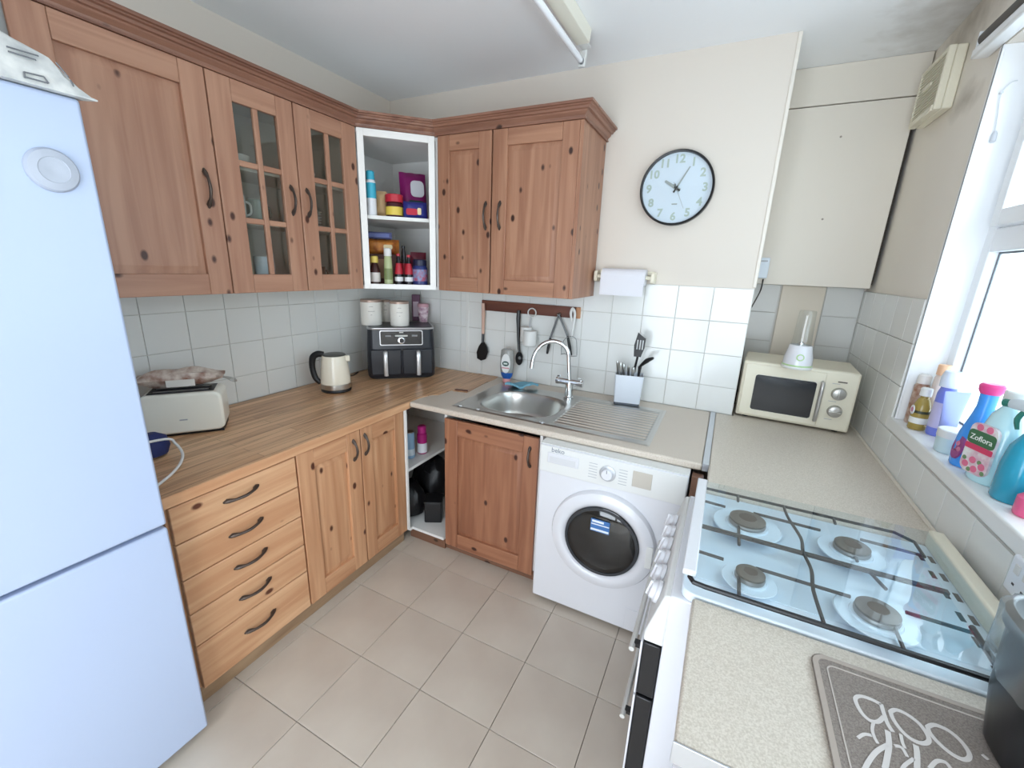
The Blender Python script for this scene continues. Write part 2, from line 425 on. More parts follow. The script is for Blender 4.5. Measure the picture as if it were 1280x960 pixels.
# back wall tiles (joints measured from the photograph)
xs = [0.0] + [1.556+i*T for i in range(-9, 5)]; xs[-1] = WX-.002
zs = [ZW, 1.4926-3*T, 1.4926-2*T, 1.4926-T, 1.4926]
gb = obj('grout_bed', B(0, WX-.001, -.005, 0, ZW-.06, 1.4926), GROUT, wall_back)
grid_tiles(wall_back, xs, zs, lambda u, v: (u, -.006, v), TILE, 'y')
# left wall tiles
ys = [-1.5357+j*T for j in range(-3, 10)] + [-.009]
zl = [ZW, 1.3145-2*T, 1.3145-T, 1.3145, 1.3145+T]
obj('grout_bed', B(0, .005, ys[0], -.006, ZW-.06, 1.48), GROUT, wall_left)
grid_tiles(wall_left, ys, zl, lambda u, v: (.006, u, v), TILE, 'x')
# right wall tiles
yr = [-1.016+k*T for k in range(-6, 10)] + [.548]
zr = [ZW, WZ0-.018]
obj('grout_bed', B(W-.005, W, -2.1, .549, ZW-.06, WZ0-.018), GROUT, wall_right)
grid_tiles(wall_right, yr, zr, lambda u, v: (W-.006, u, v), TILE, 'x')
yr2 = [WY0+.012, -.18, -.012, -.012+T, -.012+2*T, -.012+3*T, .548]
zr2 = [WZ0-.018, 1.495-2*T, 1.495-T, 1.495]
obj('grout_bed', B(W-.005, W, WY0+.012, .549, WZ0-.018, 1.495), GROUT, wall_right)
grid_tiles(wall_right, yr2, zr2, lambda u, v: (W-.006, u, v), TILE, 'x')
# alcove tiles either side of a plain cream board
obj('grout_bed', B(WX, W-.01, .545, .55, ZW-.06, 1.52), GROUT, wall_alcove)
za = [ZW, 1.35-2*T, 1.35-T, 1.35, 1.51]
grid_tiles(wall_alcove, [WX, 2.388], za, lambda u, v: (u, .543, v), ATILE, 'y')
grid_tiles(wall_alcove, [2.608, W-.012], za, lambda u, v: (u, .543, v), ATILE, 'y')
obj('board', B(2.396, 2.604, .53, .547, ZW, 1.508), mat('alcove_board', (222, 212, 196), .5), wall_alcove, bev=.002)
# floor tiles
fx = [.405-.302, .405, .705, 1.006, 1.307, 1.610, 1.912, 2.214, 2.516, W]
fy = [-.545-.295*k for k in range(0, 11)]
grid_tiles(floor, fx, list(reversed(fy)), lambda u, v: (u, v, -.004), FTILE, 'z', t=.008, g=.0022)
# boxing over the alcove: boards with open joints
boxing = struct('trim_1', B(WX+.002, W-.014, .412, .549, 1.53, H), mat('dark_gap', (70, 62, 54), .9))
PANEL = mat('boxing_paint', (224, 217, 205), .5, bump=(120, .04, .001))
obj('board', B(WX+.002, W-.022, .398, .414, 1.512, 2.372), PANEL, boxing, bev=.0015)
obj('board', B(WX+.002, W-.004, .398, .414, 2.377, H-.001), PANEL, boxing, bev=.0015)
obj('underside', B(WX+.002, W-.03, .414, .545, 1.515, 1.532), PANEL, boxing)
for p in ((1051, 171), (1028, 274)):
    q = at(p[0], p[1], 'y', .398); bm = nb(); rod(bm, (q.x, .399, q.z), (q.x, .396, q.z), .005); obj('screw_cap', bm, mat('screw', (150, 140, 128), .5, metal=.5), boxing)
# plaster corner bead at the wall end
struct('trim_2', B(WX-.012, WX+.004, -.004, .02, 1.50, H-.001), mat('bead_paint', (226, 219, 208), .5), bev=.002)
# cable trunking
struct('trim_3', B(.596, .618, -.014, -.0098, ZW, 1.41), mat('trunking', (226, 226, 222), .4), bev=.002)

# window: frame, transom, lights, sill
FX = 2.88
win = struct('window_1', B(FX, FX+.06, WY0-.055, WY0, WZ0+.035, WZ1), UPVC, bev=.004)
obj('frame_head', B(FX, FX+.06, WY1, WY0-.055, WZ1-.06, WZ1), UPVC, win, bev=.004)
obj('frame_jamb', B(FX, FX+.06, WY1, WY1+.055, WZ0+.035, WZ1-.06), UPVC, win, bev=.004)
obj('frame_bottom', B(FX, FX+.06, WY1+.055, WY0-.055, WZ0+.035, WZ0+.09), UPVC, win, bev=.004)
obj('transom', B(FX, FX+.06, WY1+.055, WY0-.055, 1.66, 1.735), UPVC, win, bev=.004)
for my in (-.98, -1.66):
    bm = nb(); box(bm, FX, FX+.06, my-.035, my+.035, WZ0+.0905, 1.6595); box(bm, FX, FX+.06, my-.035, my+.035, 1.7355, WZ1-.0605)
    obj('mullion', bm, UPVC, win, bev=.003)
yb_ = [WY0-.055, -.945, -1.015, -1.625, -1.695, WY1+.055]
for a, b in ((yb_[1], yb_[0]), (yb_[3], yb_[2]), (yb_[5], yb_[4])):
    pn = obj('pane', B(FX+.028, FX+.034, a, b, WZ0+.09, 1.66), FROST, win)
    s = nb()                                    # opening fanlight above
    box(s, FX-.02, FX+.03, a+.002, a+.05, 1.737, WZ1-.062); box(s, FX-.02, FX+.03, b-.05, b-.002, 1.737, WZ1-.062)
    box(s, FX-.02, FX+.03, a+.05, b-.05, 1.737, 1.79); box(s, FX-.02, FX+.03, a+.05, b-.05, WZ1-.115, WZ1-.062)
    so = obj('fanlight_sash', s, UPVC, win, bev=.004)
    obj('pane', B(FX+.005, FX+.011, a+.05, b-.05, 1.79, WZ1-.115), PANE, so)
    g = nb()
    box(g, FX+.026, FX+.029, a, a+.006, WZ0+.09, 1.66); box(g, FX+.026, FX+.029, b-.006, b, WZ0+.09, 1.66); box(g, FX+.026, FX+.029, a+.006, b-.006, WZ0+.09, WZ0+.096); box(g, FX+.026, FX+.029, a+.006, b-.006, 1.654, 1.66)
    obj('gasket', g, mat('gasket', (96, 100, 106), .6), win)
sill = obj('window_sill', B(W-.014, FX+.002, WY1+.002, WY0+.045, WZ0-.012, WZ0+.035), mat('sill_white', (232, 232, 230), .35), win, bev=.006)
# white lining of the reveal
obj('reveal_lining', B(W-.006, FX+.01, WY0-.008, WY0-.0005, WZ0+.036, WZ1-.001), UPVC, win)
obj('corner_strip', B(W-.006, W+.002, WY0-.009, WY0+.012, WZ0+.036, WZ1), UPVC, win, bev=.002)

# ------------------------------------------------------------------ fitted furniture
def bow_handle(parent, p0, p1, out, m=IRON, rise=.026, r=.0055):
    """antique bow handle between two feet with flattened leaf ends"""
    p0, p1, out = Vector(p0), Vector(p1), Vector(out); d = p1-p0
    bm = nb()
    pts = [p0+out*.004, p0+d*.10+out*.008, p0+d*.24+out*rise*.75, p0+d*.5+out*rise, p0+d*.76+out*rise*.75, p1-d*.10+out*.008, p1+out*.004]
    tube(bm, pts, [r*.9, r*1.5, r*.9, r*1.05, r*.9, r*1.5, r*.9], 8, sm=4)
    for p, s in ((p0, 1), (p1, -1)):
        q = p+d*.06*s
        tube(bm, [p-d*.05*s+out*.0015, q+out*.003, q+d*.09*s+out*.003], [r*.5, r*1.7, r*.7], 8, sm=3, flat=.5, upv=out)
    return obj('handle', bm, m, parent)

def fbox(M, u0, u1, v0, v1, w0, w1, bev=0): return box(nb(), u0, u1, v0, v1, w0, w1, bev, M)

def panel_door(parent, M, u0, u1, v0, v1, tone, hax, stile=.078, rail=.078, th=.02, handle=None, name='door'):
    """frame and fielded panel door in frame M: u across, v up, w outwards"""
    bm = nb(); box(bm, u0, u0+stile, v0, v1, 0, th, 0, M); box(bm, u1-stile, u1, v0, v1, 0, th, 0, M)
    d = obj(name, bm, pine(tone, 'z'), parent, bev=.0025)
    for a, b in ((v0, v0+rail), (v1-rail, v1)):
        obj('rail', fbox(M, u0+stile+.0006, u1-stile-.0006, a, b, 0, th-.0006), pine(tone, hax), d, bev=.002)
    # fielded panel: flat centre, sloping margins
    bm = nb(); a0, a1, b0, b1 = u0+stile, u1-stile, v0+rail, v1-rail
    loops = []
    for ins, w in ((0, .006), (.008, .006), (.026, .013), (.03, .013)):
        loops.append(ring(bm, [M @ Vector(p) for p in ((a0+ins, b0+ins, w), (a1-ins, b0+ins, w), (a1-ins, b1-ins, w), (a0+ins, b1-ins, w))]))
    for a, b in zip(loops, loops[1:]): bridge(bm, a, b)
    bm.faces.new(loops[-1])
    bk = ring(bm, [M @ Vector(p) for p in ((a0, b0, .002), (a1, b0, .002), (a1, b1, .002), (a0, b1, .002))]); bridge(bm, bk, loops[0]); bm.faces.new(list(reversed(bk)))
    obj('panel', bm, pine(tone, 'z'), d)
    if handle:
        (hu0, hv0), (hu1, hv1) = handle; out = M.to_3x3() @ Vector((0, 0, 1))
        bow_handle(d, M @ Vector((hu0, hv0, th)), M @ Vector((hu1, hv1, th)), out)
    return d

def glazed_door(parent, M, u0, u1, v0, v1, tone, hax, gl, handle, th=.02):
    """glazed door: gl = (u list, v list) of the pane openings"""
    (g0, g1), (h0, h1) = gl
    bm = nb(); box(bm, u0, g0, v0, v1, 0, th, 0, M); box(bm, g1, u1, v0, v1, 0, th, 0, M)
    d = obj('door', bm, pine(tone, 'z'), parent, bev=.0025)
    for a, b in ((v0, h0), (h1, v1)):
        obj('rail', fbox(M, g0+.0006, g1-.0006, a, b, 0, th-.0006), pine(tone, hax), d, bev=.002)
    gm = (g0+g1)/2; bw = .011
    obj('glazing_bar', fbox(M, gm-bw, gm+bw, h0, h1, .002, th-.003), pine(tone, 'z'), d, bev=.003)
    hs = [h0+(h1-h0)*k/3 for k in range(4)]
    for hv in hs[1:3]:
        for a, b in ((g0, gm-bw), (gm+bw, g1)):
            obj('glazing_bar', fbox(M, a, b, hv-bw, hv+bw, .003, th-.004), pine(tone, hax), d, bev=.003)
    for k in range(3):
        for a, b in ((g0, gm-bw), (gm+bw, g1)):
            obj('pane', fbox(M, a, b, hs[k]+(bw if k else 0), hs[k+1]-(bw if k < 2 else 0), .006, .009), CABGLASS, d)
    (hu0, hv0), (hu1, hv1) = handle; out = M.to_3x3() @ Vector((0, 0, 1))
    bow_handle(d, M @ Vector((hu0, hv0, th)), M @ Vector((hu1, hv1, th)), out)
    return d

ZB, ZT = 1.4126, 2.192
XC, YC = .339, -.373                            # carcass fronts of the wall units (doors stand 20 mm proud)
def carcass(bm, x0, x1, y0, y1, z0, z1, openx=None, t=.016, shelves=()):
    """hollow box open towards +x ('x') or -y ('y')"""
    box(bm, x0, x1, y0, y1, z0, z0+t); box(bm, x0, x1, y0, y1, z1-t, z1)
    if openx == 'x':
        box(bm, x0, x1, y0, y0+t, z0+t, z1-t); box(bm, x0, x1, y1-t, y1, z0+t, z1-t); box(bm, x0, x0+.008, y0+t, y1-t, z0+t, z1-t)
        for s in shelves: box(bm, x0+.008, x1-.03, y0+t, y1-t, s-.014, s)
    else:
        box(bm, x0, x0+t, y0, y1, z0+t, z1-t); box(bm, x1-t, x1, y0, y1, z0+t, z1-t); box(bm, x0+t, x1-t, y1-.008, y1, z0+t, z1-t)
    return bm
ML = left_fr(XC+.0005); MB_ = back_fr(YC-.0005)
TWALL = .012                                    # tiles and grout stand this far off the walls
# single-door wall unit beside the fridge
u = thing('wall_cabinet', 'pine wall cabinet with one solid panelled door, partly behind the fridge freezer', 'cabinet', (.17, -1.6, ZB))
obj('body', carcass(nb(), TWALL, XC, -1.84, -1.356, ZB, ZT, 'x'), MELA, u)
panel_door(u, ML, -1.836, -1.358, ZB, ZT, 'wall', 'y', stile=.082, rail=.076, handle=((-1.404, 1.73), (-1.404, 1.855)))
# glazed wall unit
u = thing('wall_cabinet', 'pine wall cabinet with two glazed doors of six panes each', 'cabinet', (.17, -1.0, ZB))
obj('body', carcass(nb(), TWALL, XC, -1.355, -.665, ZB, ZT, 'x', shelves=(1.70, 1.905)), mat('cabinet_inside', (196, 192, 180), .6), u)
glazed_door(u, ML, -1.353, -1.012, ZB, ZT, 'wall', 'y', ((-1.268, -1.088), (1.487, 2.116)), ((-1.055, 1.742), (-1.055, 1.858)))
glazed_door(u, ML, -1.006, -.665, ZB, ZT, 'wall', 'y', ((-.925, -.750), (1.487, 2.116)), ((-.975, 1.742), (-.975, 1.858)))
# two-door wall unit on the back wall
u = thing('wall_cabinet', 'pine wall cabinet with two solid panelled doors, left of the wall clock', 'cabinet', (1.04, -.18, ZB))
obj('body', carcass(nb(), .655, 1.443, YC, -TWALL, ZB, ZT, 'y'), pine('back', 'z'), u)
panel_door(u, MB_, .657, .980, ZB, ZT, 'back', 'x', stile=.072, rail=.074, handle=((.954, 1.737), (.954, 1.865)))
panel_door(u, MB_, .988, 1.428, ZB, ZT, 'back', 'x', stile=.080, rail=.074, handle=((1.036, 1.737), (1.036, 1.865)))
obj('end_post', B(1.4285, 1.446, YC-.019, YC-.0005, ZB, ZT), pine('back', 'z'), u, bev=.002)
# open diagonal corner unit
PA, PB = Vector((.359, -.660, 0)), Vector((.640, -.393, 0)); DD = (PB-PA).normalized(); DN = Vector((DD.y, -DD.x, 0))
u = thing('corner_shelf_unit', 'open white corner wall unit with food on two shelves', 'shelf unit', (.2, -.2, ZB))
bm = nb()
def diag_poly(ins=0.0):
    return [(TWALL, -TWALL), (TWALL, -.660), (PA.x-.022-ins, -.660), (PB.x, PB.y+.022+ins), (PB.x, -TWALL)]
prism(bm, diag_poly(), ZB, ZB+.018); prism(bm, diag_poly(), ZT-.018, ZT)
box(bm, TWALL, TWALL+.008, -.66, -TWALL, ZB+.018, ZT-.018); box(bm, TWALL+.008, .64, -TWALL-.008, -TWALL, ZB+.018, ZT-.018)
box(bm, TWALL, .34, -.66, -.645, ZB+.018, ZT-.018); box(bm, .625, .64, -.372, -TWALL, ZB+.018, ZT-.018)
obj('body', bm, MELA, u)
MD = frame_m(PA, DD, (0, 0, 1), DN); LD = (PB-PA).length
bm = nb(); box(bm, 0.002, .034, ZB, ZT, -.018, .001, 0, MD); box(bm, LD-.034, LD-.002, ZB, ZT, -.018, .001, 0, MD)
box(bm, .034, LD-.034, ZB, ZB+.026, -.018, .001, 0, MD); box(bm, .034, LD-.034, ZT-.034, ZT, -.018, .001, 0, MD)
obj('front_frame', bm, mat('white_edge', (240, 238, 234), .4), u, bev=.001)
ZS = at_plane(500, 270.5, PA, DN).z
bm = nb(); prism(bm, [(TWALL+.01, -TWALL-.01), (TWALL+.01, -.644), (PA.x-.03, -.644), (PB.x-.016, PB.y+.03), (PB.x-.016, -TWALL-.01)], ZS-.018, ZS)
obj('shelf', bm, MELA, u)

# cornice: moulded profile mitred round the wall units
def sweep(bm, path, prof, cap=True):
    P_ = [Vector((p[0], p[1], 0)) for p in path]; rows = []
    for i, p in enumerate(P_):
        ns = []
        if i > 0: d = (p-P_[i-1]).normalized(); ns.append(Vector((d.y, -d.x, 0)))
        if i < len(P_)-1: d = (P_[i+1]-p).normalized(); ns.append(Vector((d.y, -d.x, 0)))
        mm = sum(ns, Vector()).normalized(); k = 1/max(.3, mm.dot(ns[0]))
        rows.append([p+mm*(k*o)+Vector((0, 0, z)) for o, z in prof])
    return rows
prof = [(-.05, ZT+.001), (.006, ZT+.001), (.006, ZT+.007), (.001, ZT+.009), (.003, ZT+.016), (.014, ZT+.026), (.016, ZT+.028), (.016, ZT+.034), (.026, ZT+.036), (.030, ZT+.044), (.038, ZT+.047), (.038, ZT+.052), (.046, ZT+.054), (.046, ZT+.064), (-.05, ZT+.064)]
path = [(.359, -1.85), (.359, -.662), (.640, -.393), (1.446, -.393), (1.446, -.002)]
rows = sweep(None, path, prof)
u = thing('cornice_moulding', 'dark pine cornice moulding along the tops of the wall units', 'cornice', (.36, -.9, ZT))
for i, ax in enumerate('yxxy'):
    bm = nb(); a = ring(bm, rows[i]); b = ring(bm, rows[i+1]); bridge(bm, a, b); bm.faces.new(list(reversed(a))); bm.faces.new(b)
    obj('cornice_length', bm, pine('cornice' if i < 2 else 'cornice', ax), u, ang=20)
single('timber_strip', B(.30, .352, -1.34, -.70, ZT+.0645, ZT+.084), pine('cornice', 'y'), 'narrow pine strip lying on top of the cornice', 'strip', bev=.003)

# ---- base units on the left
XF = .665; MX = left_fr(XF+.0005)
u = thing('drawer_unit', 'pine base unit of five drawers beside the fridge freezer', 'drawers', (.35, -1.61, 0))
obj('body', B(.02, XF, -1.845, -1.397, .078, .811), pine('drawer', 'z'), u)
zb = [.798, .664, .529, .394, .262, .078]
for k in range(5):
    d = obj('drawer', fbox(MX, -1.838, -1.400, zb[k+1]+.003, zb[k]-.001, 0, .02), pine('drawer', 'y'), u, bev=.003)
    zc = [.744, .608, .475, .341, .188][k]
    bow_handle(d, (XF+.02, -1.678, zc-.004), (XF+.02, -1.560, zc+.004), (1, 0, 0))
u = thing('base_cabinet', 'pine base cabinet with two panelled doors between drawers and open corner', 'cabinet', (.35, -1.07, 0))
obj('body', B(.02, XF, -1.396, -.755, .078, .811), MELA, u)
panel_door(u, MX, -1.393, -1.062, .080, .800, 'base', 'y', stile=.078, rail=.08, handle=((-1.105, .66), (-1.105, .762)))
panel_door(u, MX, -1.056, -.757, .080, .800, 'base', 'y', stile=.07, rail=.08, handle=((-1.035, .662), (-1.035, .768)))
u = single('plinth', B(.03, .655, -1.87, -.752, .0, .077), pine('plinth', 'y'), 'pale timber plinth under the drawers and two-door cabinet', 'plinth', bev=.002)
# open corner base unit
u = thing('corner_base_unit', 'open white corner base unit with one shelf under the wood worktop', 'shelf unit', (.35, -.4, 0))
bm = nb(); box(bm, .02, .690, -.752, -.736, .08, .811); obj('side_panel', bm, mat('white_edge', (240, 238, 234), .4), u, bev=.001)
bm = nb(); prism(bm, [(.02, -.735), (.02, -.03), (.905, -.03), (.905, -.715), (.690, -.715), (.690, -.735)], .064, .08); obj('bottom_panel', bm, MELA, u)
obj('back_panel', B(.02, .905, -.03, -.02, .08, .811), MELA, u)
obj('end_panel', B(.012, .02, -.735, -.02, .08, .811), MELA, u)
obj('shelf', B(.021, .683, -.735, -.031, .434, .45), MELA, u, bev=.001)
obj('plinth', B(.66, .905, -.70, -.685, 0, .063), pine('darkplinth', 'x'), u)
# sink base unit
u = thing('base_cabinet', 'reddish pine sink cabinet with one panelled door beside the washing machine', 'cabinet', (1.18, -.4, 0))
MS = back_fr(-.6955)
bm = nb(); box(bm, .906, .921, -.695, -.03, .064, .819); box(bm, 1.444, 1.459, -.695, -.03, .064, .819); box(bm, .921, 1.444, -.695, -.03, .064, .08); box(bm, .921, 1.444, -.04, -.03, .08, .819)
obj('body', bm, MELA, u)
panel_door(u, MS, .918, 1.446, .048, .795, 'sink', 'x', stile=.078, rail=.085, handle=((1.408, .645), (1.404, .745)))
obj('plinth', B(.906, 1.459, -.685, -.67, 0, .063), pine('darkplinth', 'x'), u)
single('filler_panel', B(2.106, 2.146, -.78, -.74, 0, .811), pine('darkplinth', 'z'), 'dark timber filler post between washing machine and cooker', 'post')

# ---- worktops
def cell_slab(bm, xs, ys, z0, z1, skip):
    v = {}
    def V(i, j, z):
        k = (i, j, z)
        if k not in v: v[k] = bm.verts.new((xs[i], ys[j], z))
        return v[k]
    nx, ny = len(xs)-1, len(ys)-1
    solid = lambda i, j: 0 <= i < nx and 0 <= j < ny and (i, j) not in skip
    for i in range(nx):
        for j in range(ny):
            if not solid(i, j): continue
            bm.faces.new((V(i, j, z1), V(i+1, j, z1), V(i+1, j+1, z1), V(i, j+1, z1)))
            bm.faces.new((V(i, j+1, z0), V(i+1, j+1, z0), V(i+1, j, z0), V(i, j, z0)))
            for (di, dj, a, b) in ((0, -1, (i, j), (i+1, j)), (1, 0, (i+1, j), (i+1, j+1)), (0, 1, (i+1, j+1), (i, j+1)), (-1, 0, (i, j+1), (i, j))):
                if not solid(i+di, j+dj):
                    bm.faces.new((V(*a, z0), V(*b, z0), V(*b, z1), V(*a, z1)))
    return bm
single('worktop', cell_slab(nb(), [.7065, 1.0, 1.46, 2.134], [-.733, -.635, -.235, -.011], .82, ZW, {(1, 1)}), LAMI,
       'speckled beige laminate worktop holding the steel sink', 'worktop', bev=.008, seg=3)
# wood-effect worktop with the ragged wood film lapping onto the laminate in the corner
u = thing('worktop', 'wood-effect worktop carrying toaster, kettle and air fryer', 'worktop', (.35, -.9, .812))
obj('slab', B(.012, .706, -1.872, -.011, .812, ZW), WOODTOP, u, bev=.003)
bm = nb(); prism(bm, [(.7, -.70), (.735, -.572), (.764, -.555), (.773, -.437), (.79, -.446), (.872, -.428), (.853, -.215), (.857, -.075), (.85, -.012), (.7, -.012)], ZW+.0003, ZW+.003)
obj('film_overlap', bm, WOODTOP, u)
obj('front_edge', B(.7062, .7085, -1.872, -.735, .813, ZW-.001), pine('drawer', 'y'), u)
single('cutting_board_offcut', prism(nb(), [(.79, -.432), (.868, -.415), (.862, -.40), (.792, -.415)], ZW+.0032, ZW+.009), pine('rack', 'x'), 'small dark brown offcut on the wood film edge', 'offcut')
u = thing('worktop', 'pale speckled laminate worktop running into the alcove under the microwave', 'worktop', (2.46, -.3, .812))
bm = nb(); prism(bm, [(2.158, -.958), (W-.012, -.958), (W-.012, .53), (WX+.004, .53), (WX+.004, -.012), (2.158, -.012)], .812, ZW)
obj('slab', bm, LAMI2, u, bev=.006, seg=3)
obj('joint_strip', B(2.1345, 2.158, -.728, -.0115, .82, ZW+.0015), mat('aluminium', (206, 210, 216), .35, metal=.9), u, bev=.001)
bm = nb(); tube(bm, [(W-.016, -.95, ZW+.002), (W-.016, .50, ZW+.002)], .006, 6); obj('sealant_bead', bm, mat('old_sealant', (214, 208, 194), .6), u)
u = thing('worktop', 'short speckled laminate worktop under the grey drying mat', 'worktop', (2.46, -1.67, .812))
obj('slab', B(2.158, W-.012, -1.842, -1.498, .812, ZW), LAMI2, u, bev=.006, seg=3)
obj('end_strip', B(2.156, W-.012, -1.8455, -1.8425, .808, ZW+.001), mat('aluminium', (206, 210, 216), .35, metal=.9), u, bev=.0006)
single('end_cabinet', B(2.18, W-.012, -1.838, -1.500, 0.0, .811), WHITE, 'white base cabinet under the short worktop', 'cabinet', bev=.003)

# ------------------------------------------------------------------ fridge freezer
u = thing('fridge_freezer', 'tall white fridge freezer beside the pine drawers', 'fridge', (.45, -2.17, 0))
FY0, FY1 = -2.47, -1.886
obj('body', B(.14, .722, FY0+.004, FY1-.004, .03, 1.872), FRIDGE, u, bev=.006)
obj('door', B(.728, .785, FY0, FY1, .808, 1.878), FRIDGE, u, bev=.007, seg=3)
obj('door', B(.728, .785, FY0, FY1, .035, .797), FRIDGE, u, bev=.007, seg=3)
obj('seal', B(.721, .729, FY0+.01, FY1-.008, .05, 1.865), mat('seal_grey', (160, 162, 166), .6), u)
for a in (FY0+.05, FY1-.05):
    for b in (.2, .66): bm = nb(); lathe(bm, [(.018, 0), (.018, .03)], (b, a, 0), 10); obj('foot', bm, BLACK, u)
q = at(65, 213, 'x', .785)
bm = nb(); MM = frame_m((.7855, q.y, q.z), (0, 1, 0), (0, 0, 1), (1, 0, 0))
lathe(bm, [(.044, 0), (.044, .004), (.040, .010), (.026, .013), (.025, .0115), (.012, .0115), (.006, .010)], seg=32, M=MM)
d = single('push_light', bm, mat('puck_white', (172, 178, 190), .4), 'round white push light stuck on the fridge door', 'light')

# ------------------------------------------------------------------ newspaper bundle on the fridge, grey roll behind it
def crumple(bm, pts_top, z0, seed=3, amp=.006):
    rnd = random.Random(seed)
    for v in bm.verts:
        if v.co.z > z0+.004: v.co += Vector((rnd.uniform(-amp, amp), rnd.uniform(-amp, amp), rnd.uniform(-amp, amp)))
PAPER = mat('newsprint', (214, 214, 210), .7, var=(26, (178, 180, 180)))
INK = mat('print_grey', (110, 112, 116), .7)
z0 = 1.879
u = thing('newspaper', 'crumpled grey-white newspaper lying on top of the fridge freezer', 'newspaper', (.62, -2.1, z0))
bm = nb(); n1, n2 = 12, 10; V = {}
def np_pt(i, j):                                # i along the front edge (towards the wall unit), j from front to back
    s, t = i/n1, j/n2
    y = -2.36+.47*s+.030*max(0, 1-t*2)*s; x = .800-.10*t-.25*max(0, t-.4)
    top = .125*(1-.55*max(0, (s-.55)/.45)) if s < .93 else .045
    hgt = .004+top*math.sin(min(1, t/.4)*math.pi/2) if s < .999 else .004+.02*min(1, t/.4)
    hgt += .006*math.sin(7*s+3*t)*min(1, t*3)*(1-s)
    return Vector((x, y, z0+max(.0025, hgt)))
for i in range(n1+1):
    for j in range(n2+1): V[i, j] = bm.verts.new(np_pt(i, j)+Vector((0, 0, random.uniform(-.004, .004) if j else 0)))
for i in range(n1):
    for j in range(n2): bm.faces.new((V[i, j], V[i, j+1], V[i+1, j+1], V[i+1, j]))
r = bmesh.ops.extrude_face_region(bm, geom=bm.faces[:])
for v in [g for g in r['geom'] if isinstance(g, bmesh.types.BMVert)]: v.co.z = z0+.0008 if v.co.x < .783 else z0+.0008
obj('sheets', bm, PAPER, u, ang=25)
for pts in (((30, 90), (55, 96)), ((31, 96), (60, 104)), ((30, 90), (31, 97)), ((55, 96), (61, 104)), ((8, 58), (48, 70)), ((10, 64), (45, 75)), ((70, 78), (86, 97)), ((88, 100), (92, 108))):
    bm = nb(); P_ = [at_plane(a, b, (.8035, -2.1, z0+.004), Vector((.125, 0, .042)).normalized()) for a, b in pts]
    tube(bm, P_, .0016, 5); obj('print_mark', bm, INK, u)
q = at(13, 20, 'x', .42)
bm = nb(); rod(bm, (.30, q.y, z0+.0), (.30, q.y, z0+.34), .05, 20); lathe(bm, [(.03, 0), (.03, .004)], (.30, q.y, z0+.34), 16)
single('rolled_mat', bm, mat('grey_foam', (150, 150, 148), .8, bump=(60, .2, .003)), 'grey rolled mat standing on the fridge behind the newspaper', 'roll')

# ------------------------------------------------------------------ washing machine
u = thing('washing_machine', 'white front-loading washing machine under the beige worktop', 'washing machine', (1.79, -.5, 0))
X0, X1, YF = 1.487, 2.098, -.796
obj('body', B(X0, X1, YF, -.25, .022, .815), WHITE, u, bev=.008, seg=3)
obj('top_panel', B(X0+.001, X1-.001, YF+.004, -.25, .8155, .8185), WPLAST, u)
for a in (X0+.045, X1-.045):
    for b in (YF+.05, -.31): bm = nb(); lathe(bm, [(.02, 0), (.016, .024)], (a, b, 0), 12); obj('foot', bm, BLACK, u)
MW = back_fr(YF)
obj('control_panel', fbox(MW, X0+.004, X1-.004, .690, .812, 0, .004), WPLAST, u, bev=.0015)
dw = obj('detergent_drawer', fbox(MW, 1.527, 1.668, .738, .786, .0035, .009), WHITE, u, bev=.003)
obj('drawer_grip', fbox(MW, 1.537, 1.655, .744, .770, .0088, .0096), mat('grip_shadow', (206, 206, 208), .4), dw, bev=.0004)
kq = Vector((1.793, YF, .750))
bm = nb(); lathe(bm, [(.034, .0035), (.034, .008), (.030, .009)], seg=32, M=frame_m(kq, (1, 0, 0), (0, 0, 1), (0, -1, 0))); kr = obj('dial_ring', bm, mat('dial_grey', (186, 188, 192), .35, metal=.5), u)
bm = nb(); lathe(bm, [(.024, .008), (.023, .024), (.020, .027)], seg=32, M=frame_m(kq, (1, 0, 0), (0, 0, 1), (0, -1, 0))); obj('dial', bm, WHITE, kr)
obj('dial_mark', fbox(MW, 1.7915, 1.7945, .758, .772, .0268, .0278), mat('dial_dark', (120, 122, 126), .5), kr)
PRT = mat('printed_grey', (168, 170, 176), .6)
for k in range(6):
    obj('programme_text', fbox(MW, 1.712, 1.748, .716+k*.0125, .7185+k*.0125, .0038, .0043), PRT, u)
    obj('programme_text', fbox(MW, 1.838, 1.872, .716+k*.0125, .7185+k*.0125, .0038, .0043), PRT, u)
obj('display_label', fbox(MW, 1.893, 1.968, .722, .790, .0036, .006), mat('silver_label', (186, 180, 170), .4, metal=.4), u, bev=.001)
text('brand_lettering', 'beko', .030, mat('printed_dark', (118, 124, 136), .5), u, (1.572, YF-.0045, .798), (1, 0, 0), (0, 0, 1))
DCX, DCZ = 1.797, .440
MDoor = frame_m((DCX, YF, DCZ), (1, 0, 0), (0, 0, 1), (0, -1, 0))
bm = nb(); lathe(bm, [(.226, 0), (.226, .014), (.220, .026), (.200, .034), (.180, .036), (.168, .030), (.160, .020), (.160, .004)], seg=56, M=MDoor, cap1=False); wd = obj('door', bm, WHITE, u)
bm = nb(); lathe(bm, [(.1595, .003), (.159, .026), (.150, .031), (.146, .026), (.140, .012), (.110, .004), (.06, .001)], seg=48, M=MDoor); obj('door_bowl', bm, mat('smoked_bowl', (26, 27, 29), .12, coat=.6), wd)
bm = nb(); lathe(bm, [(.158, .0300), (.158, .0318), (.148, .0326), (.146, .031)], seg=48, M=MDoor, cap0=False, cap1=False); obj('bowl_rim', bm, mat('dark_rim', (52, 54, 58), .3), wd)
bm = nb(); lathe(bm, [(.150, .0285), (.120, .036), (.07, .041), (.02, .0425)], seg=48, M=MDoor, cap0=False); obj('door_glass', bm, glass('washer_glass', tint=(.45, .46, .48), gloss=.05), wd)
